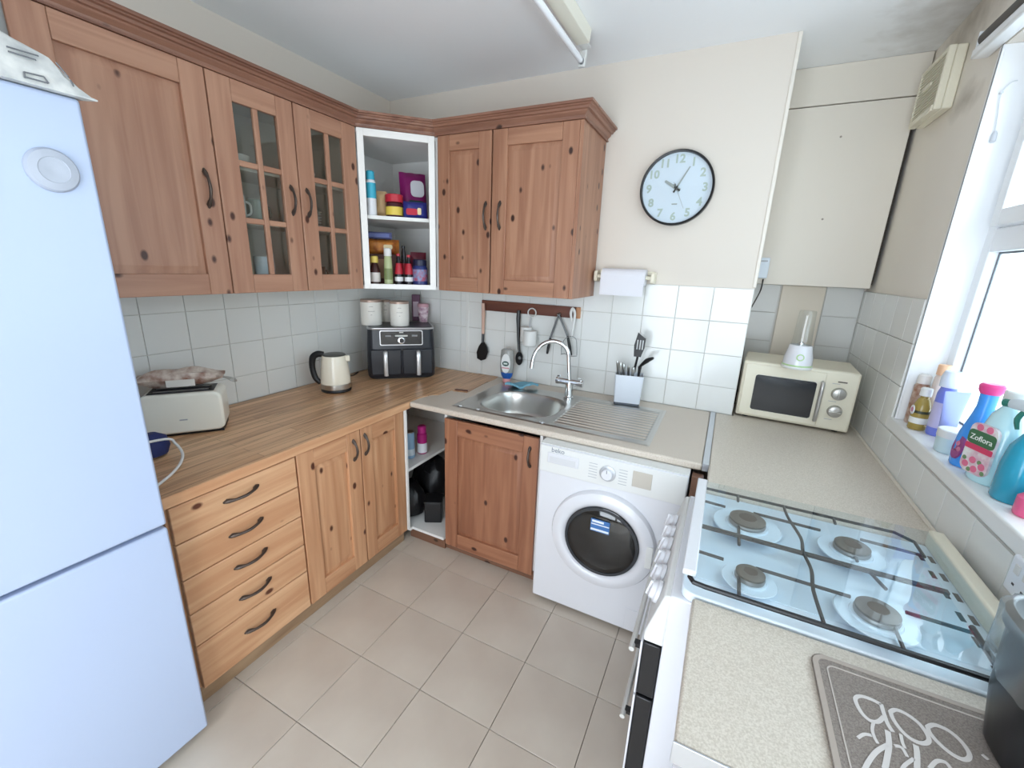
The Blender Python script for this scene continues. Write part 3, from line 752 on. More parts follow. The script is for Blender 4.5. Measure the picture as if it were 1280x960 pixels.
st = obj('door_sticker', fbox(frame_m((DCX, YF, DCZ), (1, 0, 0), (0, 0, 1), (0, -1, 0)), -.045, .035, .055, .112, .0425, .0435), mat('sticker_blue', (62, 112, 172), .5), wd)
for a, b, c, dd in ((-.043, .033, .086, .091), (-.043, .033, .059, .068), (-.040, .01, .097, .107)):
    obj('sticker_print', fbox(MDoor, a, b, c, dd, .0436, .044), mat('sticker_white', (226, 232, 238), .5), st)
obj('door_catch', fbox(MDoor, .188, .215, -.05, .05, .030, .036), WPLAST, wd, bev=.004)
q = at(782, 795, 'y', YF); bm = nb(); rod(bm, (1.955, YF, .055), (1.955, YF-.002, .055), .007); obj('vent_hole', bm, DGREY, u)
obj('filter_flap', fbox(MW, 1.93, 2.085, .03, .14, .0005, .003), WHITE, u, bev=.001)

# ------------------------------------------------------------------ cooker with closed glass lid
CX0, CX1, CY0, CY1 = 2.112, 2.748, -1.494, -.962
u = thing('cooker', 'white gas cooker with a closed glass lid over four burners', 'cooker', (2.43, -1.23, 0))
obj('body', B(CX0, CX1, CY0+.003, CY1-.003, .0, .827), WHITE, u, bev=.004)
bm = nb(); prism(bm, rrect(CX0+.02, CX1-.01, CY0+.004, CY1-.004, .03), .827, .850); obj('hob_plate', bm, mat('hob_enamel', (226, 236, 244), .15, coat=.5), u, bev=.004, seg=3)
# front control panel leaning outwards, knobs
bm = nb(); prism(bm, [(CX0+.002, .824), (CX0-.012, .82), (CX0-.045, .70), (CX0-.045, .675), (CX0+.002, .675)], CY0+.004, CY1-.004, Matrix(((1, 0, 0, 0), (0, 0, 1, 0), (0, 1, 0, 0), (0, 0, 0, 1))))
obj('control_panel', bm, WPLAST, u, bev=.004)
nk = Vector((-.135, 0, .033)).normalized(); nk = Vector((-math.cos(.24), 0, math.sin(.24)))
for k in range(6):
    y = CY0+.085+k*.070; o = Vector((CX0-.0285, y, .762))
    upk = nk.cross(Vector((0, 1, 0))); Mk = frame_m(o, (0, 1, 0), (-upk if upk.z < 0 else upk), nk)
    bm = nb(); lathe(bm, [(.030, .0), (.029, .008), (.024, .012), (.023, .022), (.018, .025)], seg=20, M=Mk); kn = obj('knob', bm, WHITE, u)
    bm = nb(); box(bm, -.004, .004, -.022, .022, .020, .030, .002, Mk); obj('knob_grip', bm, WHITE, kn)
def oven_door(z0, z1, zh, name):
    d = obj(name, B(CX0-.044, CX0-.002, CY0+.006, CY1-.006, z0, z1), mat('oven_door_side', (30, 30, 32), .3), u, bev=.003)
    obj('door_front', B(CX0-.050, CX0-.0445, CY0+.003, CY1-.003, z0-.001, z1+.001), WHITE, d, bev=.002)
    obj('door_window', B(CX0-.0525, CX0-.0502, CY0+.09, CY1-.09, z0+.03, z1-.05), mat('oven_glass', (20, 20, 22), .08, coat=.5), d)
    bm = nb(); tube(bm, [(CX0-.070, CY0+.01, zh), (CX0-.070, CY1-.02, zh)], .007, 10); h = obj('handle', bm, mat('handle_silver', (206, 206, 202), .35, metal=.3), d)
    for y in (CY0+.035, CY1-.045): obj('handle_bracket', B(CX0-.070, CX0-.0505, y-.008, y+.008, zh-.006, zh+.006), BLACK, d)
oven_door(.505, .668, .628, 'grill_door'); oven_door(.085, .495, .40, 'oven_door')
# burners
for k, (pu, pv, r) in enumerate(((932.8, 657, .046), (1063, 691, .039), (936, 726, .031), (1094, 773, .039))):
    q = at(pu, pv, 'z', .866)
    bm = nb(); lathe(bm, [(r*1.9, .8682), (r*1.85, .8700), (r*1.2, .8690), (r*1.15, .8735), (r*1.0, .8735)], (q.x, q.y, 0), 32); b_ = obj('burner', bm, mat('hob_enamel', (226, 236, 244), .15, coat=.5), u)
    bm = nb(); lathe(bm, [(r*1.02, .8736), (r*1.04, .879), (r*.98, .8835)], (q.x, q.y, 0), 32); obj('burner_head', bm, mat('burner_alu', (150, 148, 146), .4, metal=.6), b_)
    bm = nb(); lathe(bm, [(r, .8836), (r, .8885), (r*.86, .8915), (r*.3, .893)], (q.x, q.y, 0), 32); obj('burner_cap', bm, mat('burner_cap', (92, 86, 78), .5), b_)
# pan support wires (under the lid)
ZP = .8800; RB = .0042
yA, yB_, yM = CY1-.032, CY0+.010, -1.235
bm = nb()
tube(bm, [(2.155, yA, ZP), (2.64, yA, ZP), (2.675, yA-.03, ZP), (2.675, yA-.10, ZP)], RB, 6)
tube(bm, [(2.145, yB_+.02, ZP-.004), (2.155, yB_+.003, ZP-.004), (2.18, yB_, ZP-.004), (2.65, yB_, ZP-.004), (2.675, yB_+.02, ZP-.004), (2.675, yB_+.14, ZP)], RB*1.35, 8)
obj('support_rail', bm, BLACK, u)
bm = nb(); box(bm, 2.15, 2.675, yM-.007, yM+.007, ZP-.003, ZP+.003); obj('support_bar', bm, DARKMETAL, u)
ang = [((2.15, -1.085), (2.215, -1.085)), ((2.29, -1.085), (2.455, -1.085)), ((2.15, -1.36), (2.215, -1.36)), ((2.285, -1.36), (2.47, -1.36)), ((2.545, -1.085), (2.675, -1.085)), ((2.565, -1.36), (2.675, -1.36)),
       ((2.25, yA), (2.25, yA-.035)), ((2.25, -1.14), (2.25, -1.225)), ((2.25, -1.23), (2.25, -1.275)), ((2.248, -1.41), (2.248, yB_)), ((2.515, -1.13), (2.515, -1.20)), ((2.53, -1.235), (2.55, -1.29)), ((2.53, -1.42), (2.53, yB_)), ((2.50, yA), (2.50, yA-.03))]
for a, b in ang:
    bm = nb(); tube(bm, [(a[0], a[1], ZP), (b[0], b[1], ZP-.002)], RB*.95, 6); obj('support_finger', bm, DARKMETAL, u)
bm = nb(); tube(bm, [(2.375, yA+.002, ZP), (2.38, -1.06, ZP), (2.40, -1.16, ZP), (2.397, -1.228, ZP), (2.405, -1.30, ZP), (2.398, -1.38, ZP), (2.402, yB_, ZP)], RB, 6, sm=4); obj('support_wire', bm, DARKMETAL, u)
# rear slots in the hob
for k in range(6):
    y = CY1-.07-k*.076
    obj('vent_slot', B(2.685, 2.695, y-.026, y+.004, .8502, .8512), mat('slot_dark', (86, 80, 74), .6), u)
    obj('vent_slot', B(2.706, 2.716, y-.026, y+.004, .8502, .8512), mat('slot_dark', (86, 80, 74), .6), u)
lid = obj('glass_lid', B(2.150, 2.722, CY0+.014, CY1-.004, .8885, .8925), LIDGLASS, u, bev=.001)
obj('lid_trim', B(2.128, 2.158, CY0+.020, CY1-.004, .8835, .8985), WHITE, lid, bev=.003)
obj('lid_hinge_strip', B(2.718, 2.752, CY0+.004, CY1-.002, .8505, .8985), CPLAST, lid, bev=.005)

# ------------------------------------------------------------------ sink, tap
u = thing('sink', 'stainless steel sink with one bowl and a ribbed drainer', 'sink', (1.42, -.4, ZW-.14))
SX0, SX1, SY0, SY1 = .930, 1.925, -.668, -.128
bx, by, ba, bb = 1.232, -.432, .212, .186      # bowl centre and half sizes
def sink_h(x, y):
    e = (abs((x-bx)/ba)**3.2+abs((y-by)/bb)**3.2)**(1/3.2)
    h = .0
    if e < 1:
        t = min(1, (1-e)/.16); t = t*t*(3-2*t); h = -.125*t - .006*(1-e)
    elif e < 1.06: h = .0012
    elif x > 1.475 and x < SX1-.03 and SY0+.05 < y < SY1-.06:
        h = -.0035+.0030*math.cos((y-SY0)*2*math.pi/.036)
    edge = min(x-SX0, SX1-x, y-SY0, SY1-y)
    if edge < .008: h -= .0025*(1-edge/.008)
    return h
bm = nb(); nx, ny = 190, 104; V = [[bm.verts.new((SX0+(SX1-SX0)*i/nx, SY0+(SY1-SY0)*j/ny, ZW+.0032+sink_h(SX0+(SX1-SX0)*i/nx, SY0+(SY1-SY0)*j/ny))) for j in range(ny+1)] for i in range(nx+1)]
for i in range(nx):
    for j in range(ny): bm.faces.new((V[i][j], V[i+1][j], V[i+1][j+1], V[i][j+1]))
sk = obj('sink_top', bm, STEEL, u, ang=80)
bm = nb(); lathe(bm, [(.040, 0), (.038, .003), (.022, .0035), (.02, .001)], (bx+.03, by, ZW-.128), 24); obj('waste', bm, CHROME, u)
for p in ((575, 507), (597, 511.5), (677, 528)):
    q = at(p[0], p[1], 'z', ZW+.004); bm = nb(); lathe(bm, [(.012, 0), (.011, .002), (.006, .003)], (q.x, q.y, ZW+.004), 14); obj('tap_hole_cap', bm, CHROME, u)
TX, TY = 1.405, -.205; TZ = ZW+.0042
u = thing('mixer_tap', 'chrome swan-neck mixer tap with two levers at the sink', 'tap', (TX, TY, TZ))
bm = nb(); lathe(bm, [(.027, 0), (.027, .006), (.0225, .010), (.0215, .080), (.019, .092), (.012, .098)], (TX, TY, TZ), 24); obj('tap_body', bm, CHROME, u)
bm = nb(); tube(bm, [(TX-.062, TY, TZ+.092), (TX+.062, TY, TZ+.092)], .0175, 16); cb = obj('crossbar', bm, CHROME, u)
for s in (-1, 1):
    bm = nb(); tube(bm, [(TX+s*.060, TY, TZ+.092), (TX+s*.078, TY, TZ+.092)], .020, 16)
    tube(bm, [(TX+s*.068, TY, TZ+.10), (TX+s*.066, TY-.012, TZ+.122), (TX+s*.052, TY-.02, TZ+.124)], .005, 8); obj('lever', bm, CHROME, cb)
pts = [Vector((TX, TY, TZ+.09))]
for (a, b, yy) in ((711, 452, -.205), (710.5, 442, -.207), (707, 434, -.212), (700, 428.5, -.218), (690, 426.5, -.226), (679, 430, -.236), (671, 438, -.244), (666.5, 448, -.25), (664.5, 460, -.252)):
    pts.append(at(a, b, 'y', yy))
bm = nb(); tube(bm, pts, .0115, 12, sm=4); obj('spout', bm, CHROME, u)

# ------------------------------------------------------------------ microwave and blender in the alcove
rz = math.atan2(-.028, .468)
u = thing('microwave', 'cream microwave oven with a black door window in the alcove', 'microwave', (2.4925, .135, ZW+.001), rz)
w2, d2, h2 = .236, .158, .293
obj('body', B(-w2, w2, -d2+.02, d2, .012, h2), CPLAST, u, bev=.008, seg=3)
fr = obj('front_panel', B(-w2, w2, -d2, -d2+.0195, .010, h2+.001), CPLAST, u, bev=.010, seg=3)
dr = obj('door', B(-w2+.012, .108, -d2-.006, -d2-.0005, .022, h2-.012), CPLAST, u, bev=.003)
bm = nb(); prism(bm, rrect(-.175, .078, .052, .232, .012), 0, .0015, frame_m((0, -d2-.0062, 0), (1, 0, 0), (0, 0, 1), (0, -1, 0))); obj('door_window', bm, mat('microwave_glass', (34, 34, 36), .15, coat=.4), dr)
bm = nb(); tube(bm, [(.098, -d2-.008, .235), (.098, -d2-.026, .225), (.098, -d2-.028, .15), (.098, -d2-.026, .062), (.098, -d2-.008, .05)], .0085, 10, sm=3); obj('handle', bm, mat('handle_grey', (176, 174, 170), .3, metal=.6), dr)
for zk in (.190, .105):
    Mk = frame_m((.168, -d2-.0008, zk), (1, 0, 0), (0, 0, 1), (0, -1, 0))
    bm = nb(); lathe(bm, [(.030, 0), (.029, .006), (.026, .016), (.022, .018)], seg=24, M=Mk); kn = obj('knob', bm, mat('knob_silver', (176, 174, 168), .3, metal=.6), u)
    bm = nb(); box(bm, -.0035, .0035, -.024, .024, .016, .024, .001, Mk) if zk > .15 else box(bm, -.024, .024, -.0035, .0035, .016, .024, .001, Mk); obj('knob_grip', bm, mat('knob_silver', (176, 174, 168), .3, metal=.6), kn)
obj('brand_mark', B(.155, .190, -d2-.0012, -d2-.0006, .243, .249), mat('printed_brown', (96, 88, 76), .5), u)
for zk in (.150, .235, .062): obj('dial_print', B(.135, .165, -d2-.0012, -d2-.0006, zk, zk+.002), mat('printed_grey', (168, 170, 176), .6), u)
for sx in (-1, 1):
    for sy in (-1, 1): bm = nb(); lathe(bm, [(.014, 0), (.014, .013)], (sx*.19, sy*.12, 0), 10); obj('foot', bm, BLACK, u)
zt = ZW+.001+h2+.001
q = at(997, 462, 'z', zt)
u = thing('blender', 'white personal blender with clear jar standing on the microwave', 'blender', (q.x, q.y+.052, zt), 0)
bm = nb(); lathe(bm, [(.062, 0), (.064, .006), (.060, .012)], seg=32); obj('foot_ring', bm, WPLAST, u)
bm = nb(); lathe(bm, [(.0605, .012), (.0610, .016), (.0605, .019)], seg=32, cap0=False, cap1=False); obj('green_band', bm, mat('lime_green', (176, 206, 150), .4), u)
bm = nb(); lathe(bm, [(.060, .019), (.058, .05), (.050, .085), (.046, .105), (.043, .108)], seg=32); obj('motor_base', bm, WHITE, u)
Mb = frame_m((0, -.0555, .056), (1, 0, 0), (0, .22, .97), (0, -.97, .22))
bm = nb(); lathe(bm, [(.016, -.004), (.016, .003), (.0125, .004)], seg=20, M=Mb); bt = obj('button_ring', bm, mat('lime_green', (176, 206, 150), .4), u)
bm = nb(); lathe(bm, [(.0115, .003), (.0105, .0055)], seg=20, M=Mb); obj('button', bm, WHITE, bt)
bm = nb(); lathe(bm, [(.040, .108), (.039, .12), (.034, .24), (.033, .262), (.030, .266)], seg=28); jr = obj('jar', bm, CLEAR, u)
bm = nb(); lathe(bm, [(.012, .1085), (.010, .118), (.003, .124)], seg=12); obj('blade', bm, STEEL, u)

# ------------------------------------------------------------------ air fryer with canisters
AF0, AF1 = Vector((.222, -.540, 0)), Vector((.528, -.252, 0)); ad = (AF1-AF0).normalized(); an = Vector((ad.y, -ad.x, 0))
ac = (AF0+AF1)/2-an*.148
u = thing('air_fryer', 'black dual-drawer air fryer in the worktop corner', 'air fryer', (ac.x, ac.y, ZW+.0008), math.atan2(ad.y, ad.x))
w2, d2, h2 = .208, .148, .322
def rbox(x0, x1, y0, y1, r, prof_):
    """rounded-plan body: list of (inset, z)"""
    bm = nb(); rs = [ring(bm, [(p[0], p[1], z) for p in rrect(x0+i, x1-i, y0+i, y1-i, max(.004, r-i), 6)]) for i, z in prof_]
    for a, b in zip(rs, rs[1:]): bridge(bm, a, b)
    bm.faces.new(list(reversed(rs[0]))); bm.faces.new(rs[-1]); return bm
AFM = mat('airfryer_black', (36, 38, 44), .32)
obj('body', rbox(-w2, w2, -d2, d2, .045, [(.012, .008), (.004, .02), (0, .06), (.004, .2), (.010, h2-.012)]), AFM, u)
obj('foot_base', rbox(-w2+.02, w2-.02, -d2+.02, d2-.02, .04, [(0, 0), (0, .009)]), BLACK, u)
obj('top_trim', rbox(-w2+.006, w2-.006, -d2+.004, d2-.004, .045, [(.002, h2-.0125), (0, h2-.008), (0, h2-.003), (.002, h2-.001)]), mat('brushed_trim', (206, 206, 208), .3, metal=.8), u)
obj('top_plate', rbox(-w2+.016, w2-.016, -d2+.014, d2-.014, .04, [(0, h2-.0012), (.002, h2+.001)]), AFM, u)
Mf = frame_m((0, -d2-.0005, 0), (1, 0, 0), (0, 0, 1), (0, -1, 0))
bm = nb(); prism(bm, rrect(-.128, .128, .214, .306, .010), -.004, .0015, Mf); cp = obj('control_panel', bm, mat('brushed_trim', (206, 206, 208), .3, metal=.8), u)
bm = nb(); prism(bm, rrect(-.123, .123, .219, .301, .008), .0015, .0025, Mf); obj('control_glass', bm, mat('panel_black', (30, 31, 34), .15, coat=.4), cp)
bm = nb(); lathe(bm, [(.021, .0025), (.020, .012), (.014, .013)], (0, .245, 0), 24, M=Mf); kd = obj('dial', bm, CHROME, cp)
bm = nb(); lathe(bm, [(.014, .0126), (.013, .015)], (0, .245, 0), 20, M=Mf); obj('dial_face', bm, BLACK, kd)
bm = nb(); prism(bm, rrect(-.038, .038, .268, .278, .004), .0025, .0032, Mf); obj('display_bar', bm, mat('panel_print', (196, 196, 190), .4), cp)
for a in (-.095, .062): obj('panel_print', fbox(Mf, a, a+.034, .268, .278, .0025, .003), mat('panel_print_dim', (130, 132, 134), .5), cp)
obj('panel_print', fbox(Mf, -.012, .012, .290, .297, .0025, .003), mat('panel_print', (196, 196, 190), .4), cp)
for s in (-1, 1):
    x0, x1 = (-w2+.022, -.003) if s < 0 else (.003, w2-.022)
    dd_ = obj('drawer', B(x0, x1, -d2-.010, -d2+.02, .028, .190), AFM, u, bev=.008, seg=3)
    xc = -.098 if s < 0 else .098
    bm = nb(); tube(bm, [(xc, -d2-.010, .176), (xc, -d2-.034, .168), (xc, -d2-.036, .10), (xc, -d2-.030, .03)], .013, 10, sm=3, flat=.6); obj('handle', bm, mat('handle_steel', (214, 214, 214), .3, metal=.7), dd_)
AFT = ZW+.0008+h2+.0012
def canister(px, py, r, h, label, grp):
    q = at(px, py, 'z', AFT); n_ = (Vector((CAM.x, CAM.y, 0))-Vector((q.x, q.y, 0))).normalized()
    u = thing('canister', label, 'canister', (q.x-n_.x*r, q.y-n_.y*r, AFT), 0, grp)
    bm = nb(); lathe(bm, [(r*.97, 0), (r, .004), (r, h*.9), (r*.98, h*.91)], seg=28); b_ = obj('tin', bm, mat('canister_white', (236, 232, 224), .35), u)
    bm = nb(); lathe(bm, [(r*1.02, h*.905), (r*1.02, h*.985), (r*.98, h)], seg=28); obj('lid', bm, mat('lid_copper', (176, 150, 136), .35, metal=.4), u)
    a = math.atan2(n_.y, n_.x)
    for z, ww in ((.56, .62), (.72, .35), (.40, .12)):
        bm = nb(); pts = [(r*1.006*math.cos(a+t*ww), r*1.006*math.sin(a+t*ww), h*z+(.004*math.cos(t*2) if ww < .5 else 0)) for t in [k/6-.5 for k in range(7)]]
        tube(bm, pts, .0012, 5); obj('print_line', bm, mat('canister_print', (150, 146, 140), .6), b_)
canister(465, 407, .063, .155, 'white canister on the air fryer nearest the kettle', None)
canister(500, 408, .058, .150, 'white canister on the air fryer just above its control panel', None)
canister(482.5, 402.5, .034, .142, 'slim white canister tucked behind two wider ones on the air fryer', None)
q = at(519, 402, 'z', AFT)
u = thing('carton', 'dark purple carton standing behind the canisters on the air fryer', 'carton', (q.x-.03, q.y+.05, AFT), .6)
obj('box', B(-.026, .026, -.022, .022, 0, .175), mat('carton_purple', (86, 40, 72), .5), u, bev=.002)
obj('label_patch', B(.0262, .0268, -.018, .018, .05, .12), mat('carton_label', (196, 176, 190), .5), u)
obj('label_patch', B(-.018, .018, -.0228, -.0222, .03, .13), mat('carton_label', (196, 176, 190), .5), u)
q = at(528, 403, 'z', AFT)
u = thing('travel_cup', 'pink and white patterned tumbler at the right end of the air fryer', 'cup', (q.x-.015, q.y+.03, AFT), 0)
bm = nb(); lathe(bm, [(.026, 0), (.033, .05), (.036, .10)], seg=24); c_ = obj('cup', bm, mat('cup_pattern', (230, 214, 218), .4, var=(38, (150, 96, 122))), u)
bm = nb(); lathe(bm, [(.0375, .10), (.0375, .112), (.033, .122)], seg=24); obj('lid', bm, mat('cup_pink', (196, 150, 160), .4), u)

# ------------------------------------------------------------------ kettle
u = thing('kettle', 'cream kettle with black handle on the wood worktop', 'kettle', (.232, -.785, ZW+.0008), math.atan2(-.111, -.168))
bm = nb(); lathe(bm, [(.078, 0), (.080, .006), (.076, .016)], seg=32); obj('power_base', bm, BLACK, u)
bm = nb(); lathe(bm, [(.079, .017), (.080, .028), (.079, .045)], seg=32); obj('steel_ring', bm, STEEL, u)
bm = nb(); lathe(bm, [(.0795, .046), (.078, .08), (.070, .15), (.0635, .195), (.062, .200)], seg=36); kb = obj('kettle_body', bm, mat('kettle_cream', (234, 226, 208), .22, coat=.4), u)
bm = nb(); prism(bm, [(-.052, -.022), (-.052, .022), (-.086, .0)], .165, .200); obj('spout', bm, mat('kettle_cream', (234, 226, 208), .22, coat=.4), kb, bev=.005)
bm = nb(); lathe(bm, [(.061, .2005), (.056, .207), (.03, .212), (.01, .213)], seg=32); kl = obj('lid', bm, mat('kettle_lid', (70, 70, 66), .3), u)
bm = nb(); tube(bm, [(.055, 0, .203), (.085, 0, .205), (.112, 0, .185), (.120, 0, .13), (.108, 0, .07), (.082, 0, .040)], [.012, .014, .014, .012, .012, .010], 10, sm=5, flat=1.3); obj('handle', bm, BLACK, u)
bm = nb(); tube(bm, [(.17, -.725, ZW+.010), (.19, -.67, ZW+.045), (.15, -.62, ZW+.06), (.11, -.58, ZW+.02), (.07, -.50, ZW+.006), (.04, -.44, ZW+.006)], .004, 8, sm=5)
single('kettle_cable', bm, BLACK, 'black cable curving from the kettle behind the air fryer', 'cable')

# ------------------------------------------------------------------ toaster with bread, navy pouch, white cable
t0, t1 = Vector((.172, -1.668, 0)), Vector((.335, -1.450, 0)); td = (t1-t0).normalized(); tn = Vector((td.y, -td.x, 0)); tc = (t0+t1)/2-tn*.085
u = thing('toaster', 'cream toaster on the wood worktop beside the fridge', 'toaster', (tc.x, tc.y, ZW+.0008), math.atan2(td.y, td.x))
TWL = (t1-t0).length/2
bm = nb(); prism(bm, rrect(-TWL, TWL, .008, .172, .028, 6), -.078, .078, frame_m((0, 0, 0), (1, 0, 0), (0, 0, 1), (0, -1, 0)))
obj('shell', bm, mat('toaster_cream', (238, 236, 224), .3, coat=.3), u, bev=.010, seg=3)
obj('top_plate', B(-TWL+.026, TWL-.026, -.056, .056, .1722, .1745), DGREY, u, bev=.001)
for y in (-.026, .026): obj('slot', B(-TWL+.04, TWL-.04, y-.013, y+.013, .1747, .1757), BLACK, u)
for y in (-.040, .012): obj('slot_guide', B(-TWL+.045, TWL-.045, y-.0015, y+.0015, .176, .1795), STEEL, u)
obj('base', B(-TWL+.008, TWL-.008, -.07, .07, 0, .0085), BLACK, u)
obj('brand_mark', B(-.012, .014, -.0892, -.0884, .066, .071), mat('printed_grey', (168, 170, 176), .6), u)
ld = obj('lever', B(-TWL-.014, -TWL-.001, -.015, .015, .115, .135), BLACK, u, bev=.003)
cz = ZW+.0008+.1802
u = thing('bread_bag', 'bag of sliced bread lying on top of the toaster', 'bread', (tc.x-.012, tc.y+.012, cz), math.atan2(td.y, td.x))
bm = nb(); pillow(bm, .10, .30, .062, Matrix.Translation((-.01, .0, .0395)) @ Matrix.Rotation(math.radians(90), 4, 'Z'), seed=5, wob=.34)
bb_ = obj('bag', bm, mat('bread_film', (222, 210, 198), .35, var=(24, (136, 88, 68))), u)
bm = nb(); prism(bm, rrect(-.05, .045, -.052, -.046, .002), .012, .040, None); obj('bag_label', bm, mat('bag_label', (222, 218, 210), .4), bb_)
bm = nb(); tube(bm, [(.130, 0, .03), (.15, -.005, .026), (.17, -.012, .018), (.178, -.02, .012)], [.004, .012, .018, .012], 8, sm=3, flat=.4); obj('bag_tail', bm, BAGFILM, u)
q = at(192, 562, 'z', ZW+.04)
bm = nb(); lathe(bm, [(.02, 0), (.045, .008), (.055, .035), (.048, .070), (.02, .088)], (q.x-.035, q.y+.01, ZW+.0008), 20, sx=.8, sy=1.0)
single('pouch', bm, mat('navy_cloth', (38, 48, 98), .7, bump=(200, .2, .001)), 'navy blue pouch wedged between toaster and fridge', 'pouch')
pts = [(.40, -1.84, ZW+.080)]+[at(a, b, 'z', z) for a, b, z in ((206, 549, ZW+.070), (219, 554, ZW+.050), (228, 566, ZW+.025), (226, 578, ZW+.012), (216, 591, ZW+.006), (203, 602, ZW+.006), (190, 612, ZW+.006))]
bm = nb(); tube(bm, pts, .0045, 8, sm=5); single('white_cable', bm, WPLAST, 'white cable looping over the wood worktop by the fridge', 'cable')

# ------------------------------------------------------------------ wall clock
CKX, CKZ, CKR = 1.817, 1.955, .172
MC = frame_m((CKX, -.0005, CKZ), (1, 0, 0), (0, 0, 1), (0, -1, 0))
u = thing('wall_clock', 'round white wall clock with a black rim', 'clock', (CKX, -.0005, CKZ))
bm = nb(); lathe(bm, [(CKR-.004, 0), (CKR, .004), (CKR, .036), (CKR-.004, .040), (CKR-.010, .038), (CKR-.011, .022)], seg=64, M=MC, cap1=False); obj('rim', bm, BLACK, u)
bm = nb(); lathe(bm, [(CKR-.010, .016), (CKR-.010, .022)], seg=64, M=MC); fc = obj('face', bm, mat('clock_face', (206, 220, 230), .45), u)
NUM = mat('clock_numeral', (172, 188, 178), .5); HAND = mat('clock_hand', (152, 162, 158), .4)
for k in range(1, 13):
    a = math.radians(90-30*k); rr = CKR*.76
    text('numeral', str(k), .052, NUM, fc, (CKX+rr*math.cos(a), -.0232, CKZ+rr*math.sin(a)), (1, 0, 0), (0, 0, 1), depth=.0006, bold=.0016)
obj('maker_mark', fbox(MC, -.013, .013, -.075, -.069, .022, .0226), HAND, fc)
def hand(name, ang_, l, w, z, m, tail=.02):
    bm = nb(); a = math.radians(90-ang_); d = Vector((math.cos(a), math.sin(a), 0)); s = Vector((-d.y, d.x, 0))
    p = [d*-tail-s*w*.6, d*l-s*w*.35, d*l+s*w*.35, d*-tail+s*w*.6]
    prism(bm, [(q.x, q.y) for q in p], z, z+.001, MC); return obj(name, bm, m, u)
hand('hour_hand', 302, .066, .015, .0255, HAND); hand('minute_hand', 29, .108, .008, .027, HAND); hand('second_hand', 154, .105, .002, .0285, HAND, .03)
for a_ in (302, 29, 154): hand('hand_hub', a_, .012, .007, .0275, BLACK, .022)
bm = nb(); lathe(bm, [(.007, .024), (.007, .031), (.004, .032)], seg=16, M=MC); obj('spindle', bm, BLACK, u)
bm = nb(); lathe(bm, [(CKR-.011, .034), (CKR-.011, .0352)], seg=48, M=MC); obj('glass', bm, glass('clock_glass', gloss=.0), u)

# ------------------------------------------------------------------ utensil rail and what hangs from it
RY = -.0105
u = thing('utensil_rail', 'dark wooden rail with small hooks on the tiles above the sink', 'rail', (1.05, RY, 1.276))
obj('board', B(.722, 1.352, RY-.016, RY, 1.279, 1.343), pine('rack', 'x'), u, bev=.002)
obj('end_block', B(1.3525, 1.378, RY-.016, RY, 1.279, 1.343), pine('base', 'z'), u, bev=.002)
def hook(x, z):
    bm = nb(); tube(bm, [(x, RY-.016, z), (x, RY-.028, z-.002), (x, RY-.032, z-.010), (x, RY-.036, z-.006)], .0022, 6, sm=3); obj('hook', bm, IRON, u)
HK = []
for px, pz in ((603.5, 381), (648.5, 389), (660, 389), (697, 393), (716, 391)):
    q = at(px, pz, 'y', RY-.03); HK.append(q); hook(q.x, q.z+.004)
YU = RY-.034
def P2(a, b, y=None): return at(a, b, 'y', YU if y is None else y)
# black spoon with a wooden handle
u = thing('cooking_spoon', 'black flat-ended cooking spoon with pale wooden handle on the rail', 'utensil', P2(602, 450)); OFF[u.name] = Vector(u.location)
bm = nb(); tube(bm, [P2(604, 379), P2(604.3, 392), P2(603.8, 417)], [.011, .012, .0095], 10); obj('handle', bm, mat('copper_wood', (206, 168, 148), .45), u)
bm = nb(); tube(bm, [P2(603.8, 417), P2(603.5, 428)], .009, 8); obj('neck', bm, BLACK, u)
hd = [P2(*p) for p in ((603.5, 425), (609, 434), (610, 440), (607, 449), (601, 451), (596, 448), (595.5, 440), (598, 433))]
bm = nb(); a_ = ring(bm, hd); b_ = ring(bm, [p+Vector((0, .006, 0)) for p in hd]); bridge(bm, a_, b_); bm.faces.new(list(reversed(a_))); bm.faces.new(b_); obj('head', bm, BLACK, u, bev=.003)
# black plastic spoon
u = thing('serving_spoon', 'all-black serving spoon with oval bowl on the rail', 'utensil', P2(648, 458)); OFF[u.name] = Vector(u.location)
bm = nb(); tube(bm, [P2(648.5, 388), P2(648, 398), P2(648, 409), P2(648, 425), P2(649, 440)], [.010, .014, .011, .009, .007], 10, sm=4); obj('handle', bm, BLACK, u)
c = P2(649, 448); bm = nb(); MM = frame_m(c, (1, 0, 0), (0, 0, 1), (0, -1, 0))
lathe(bm, [(.034, .004), (.035, .001), (.029, -.006), (.012, -.010)], seg=24, sx=.72, sy=1.25, M=MM); sp = obj('bowl', bm, BLACK, u)
bm = nb(); lathe(bm, [(.010, .0045), (.006, .0055)], (.004, .004, 0), 12, M=MM); obj('drain_mark', bm, mat('spoon_grey', (120, 122, 122), .4), sp)
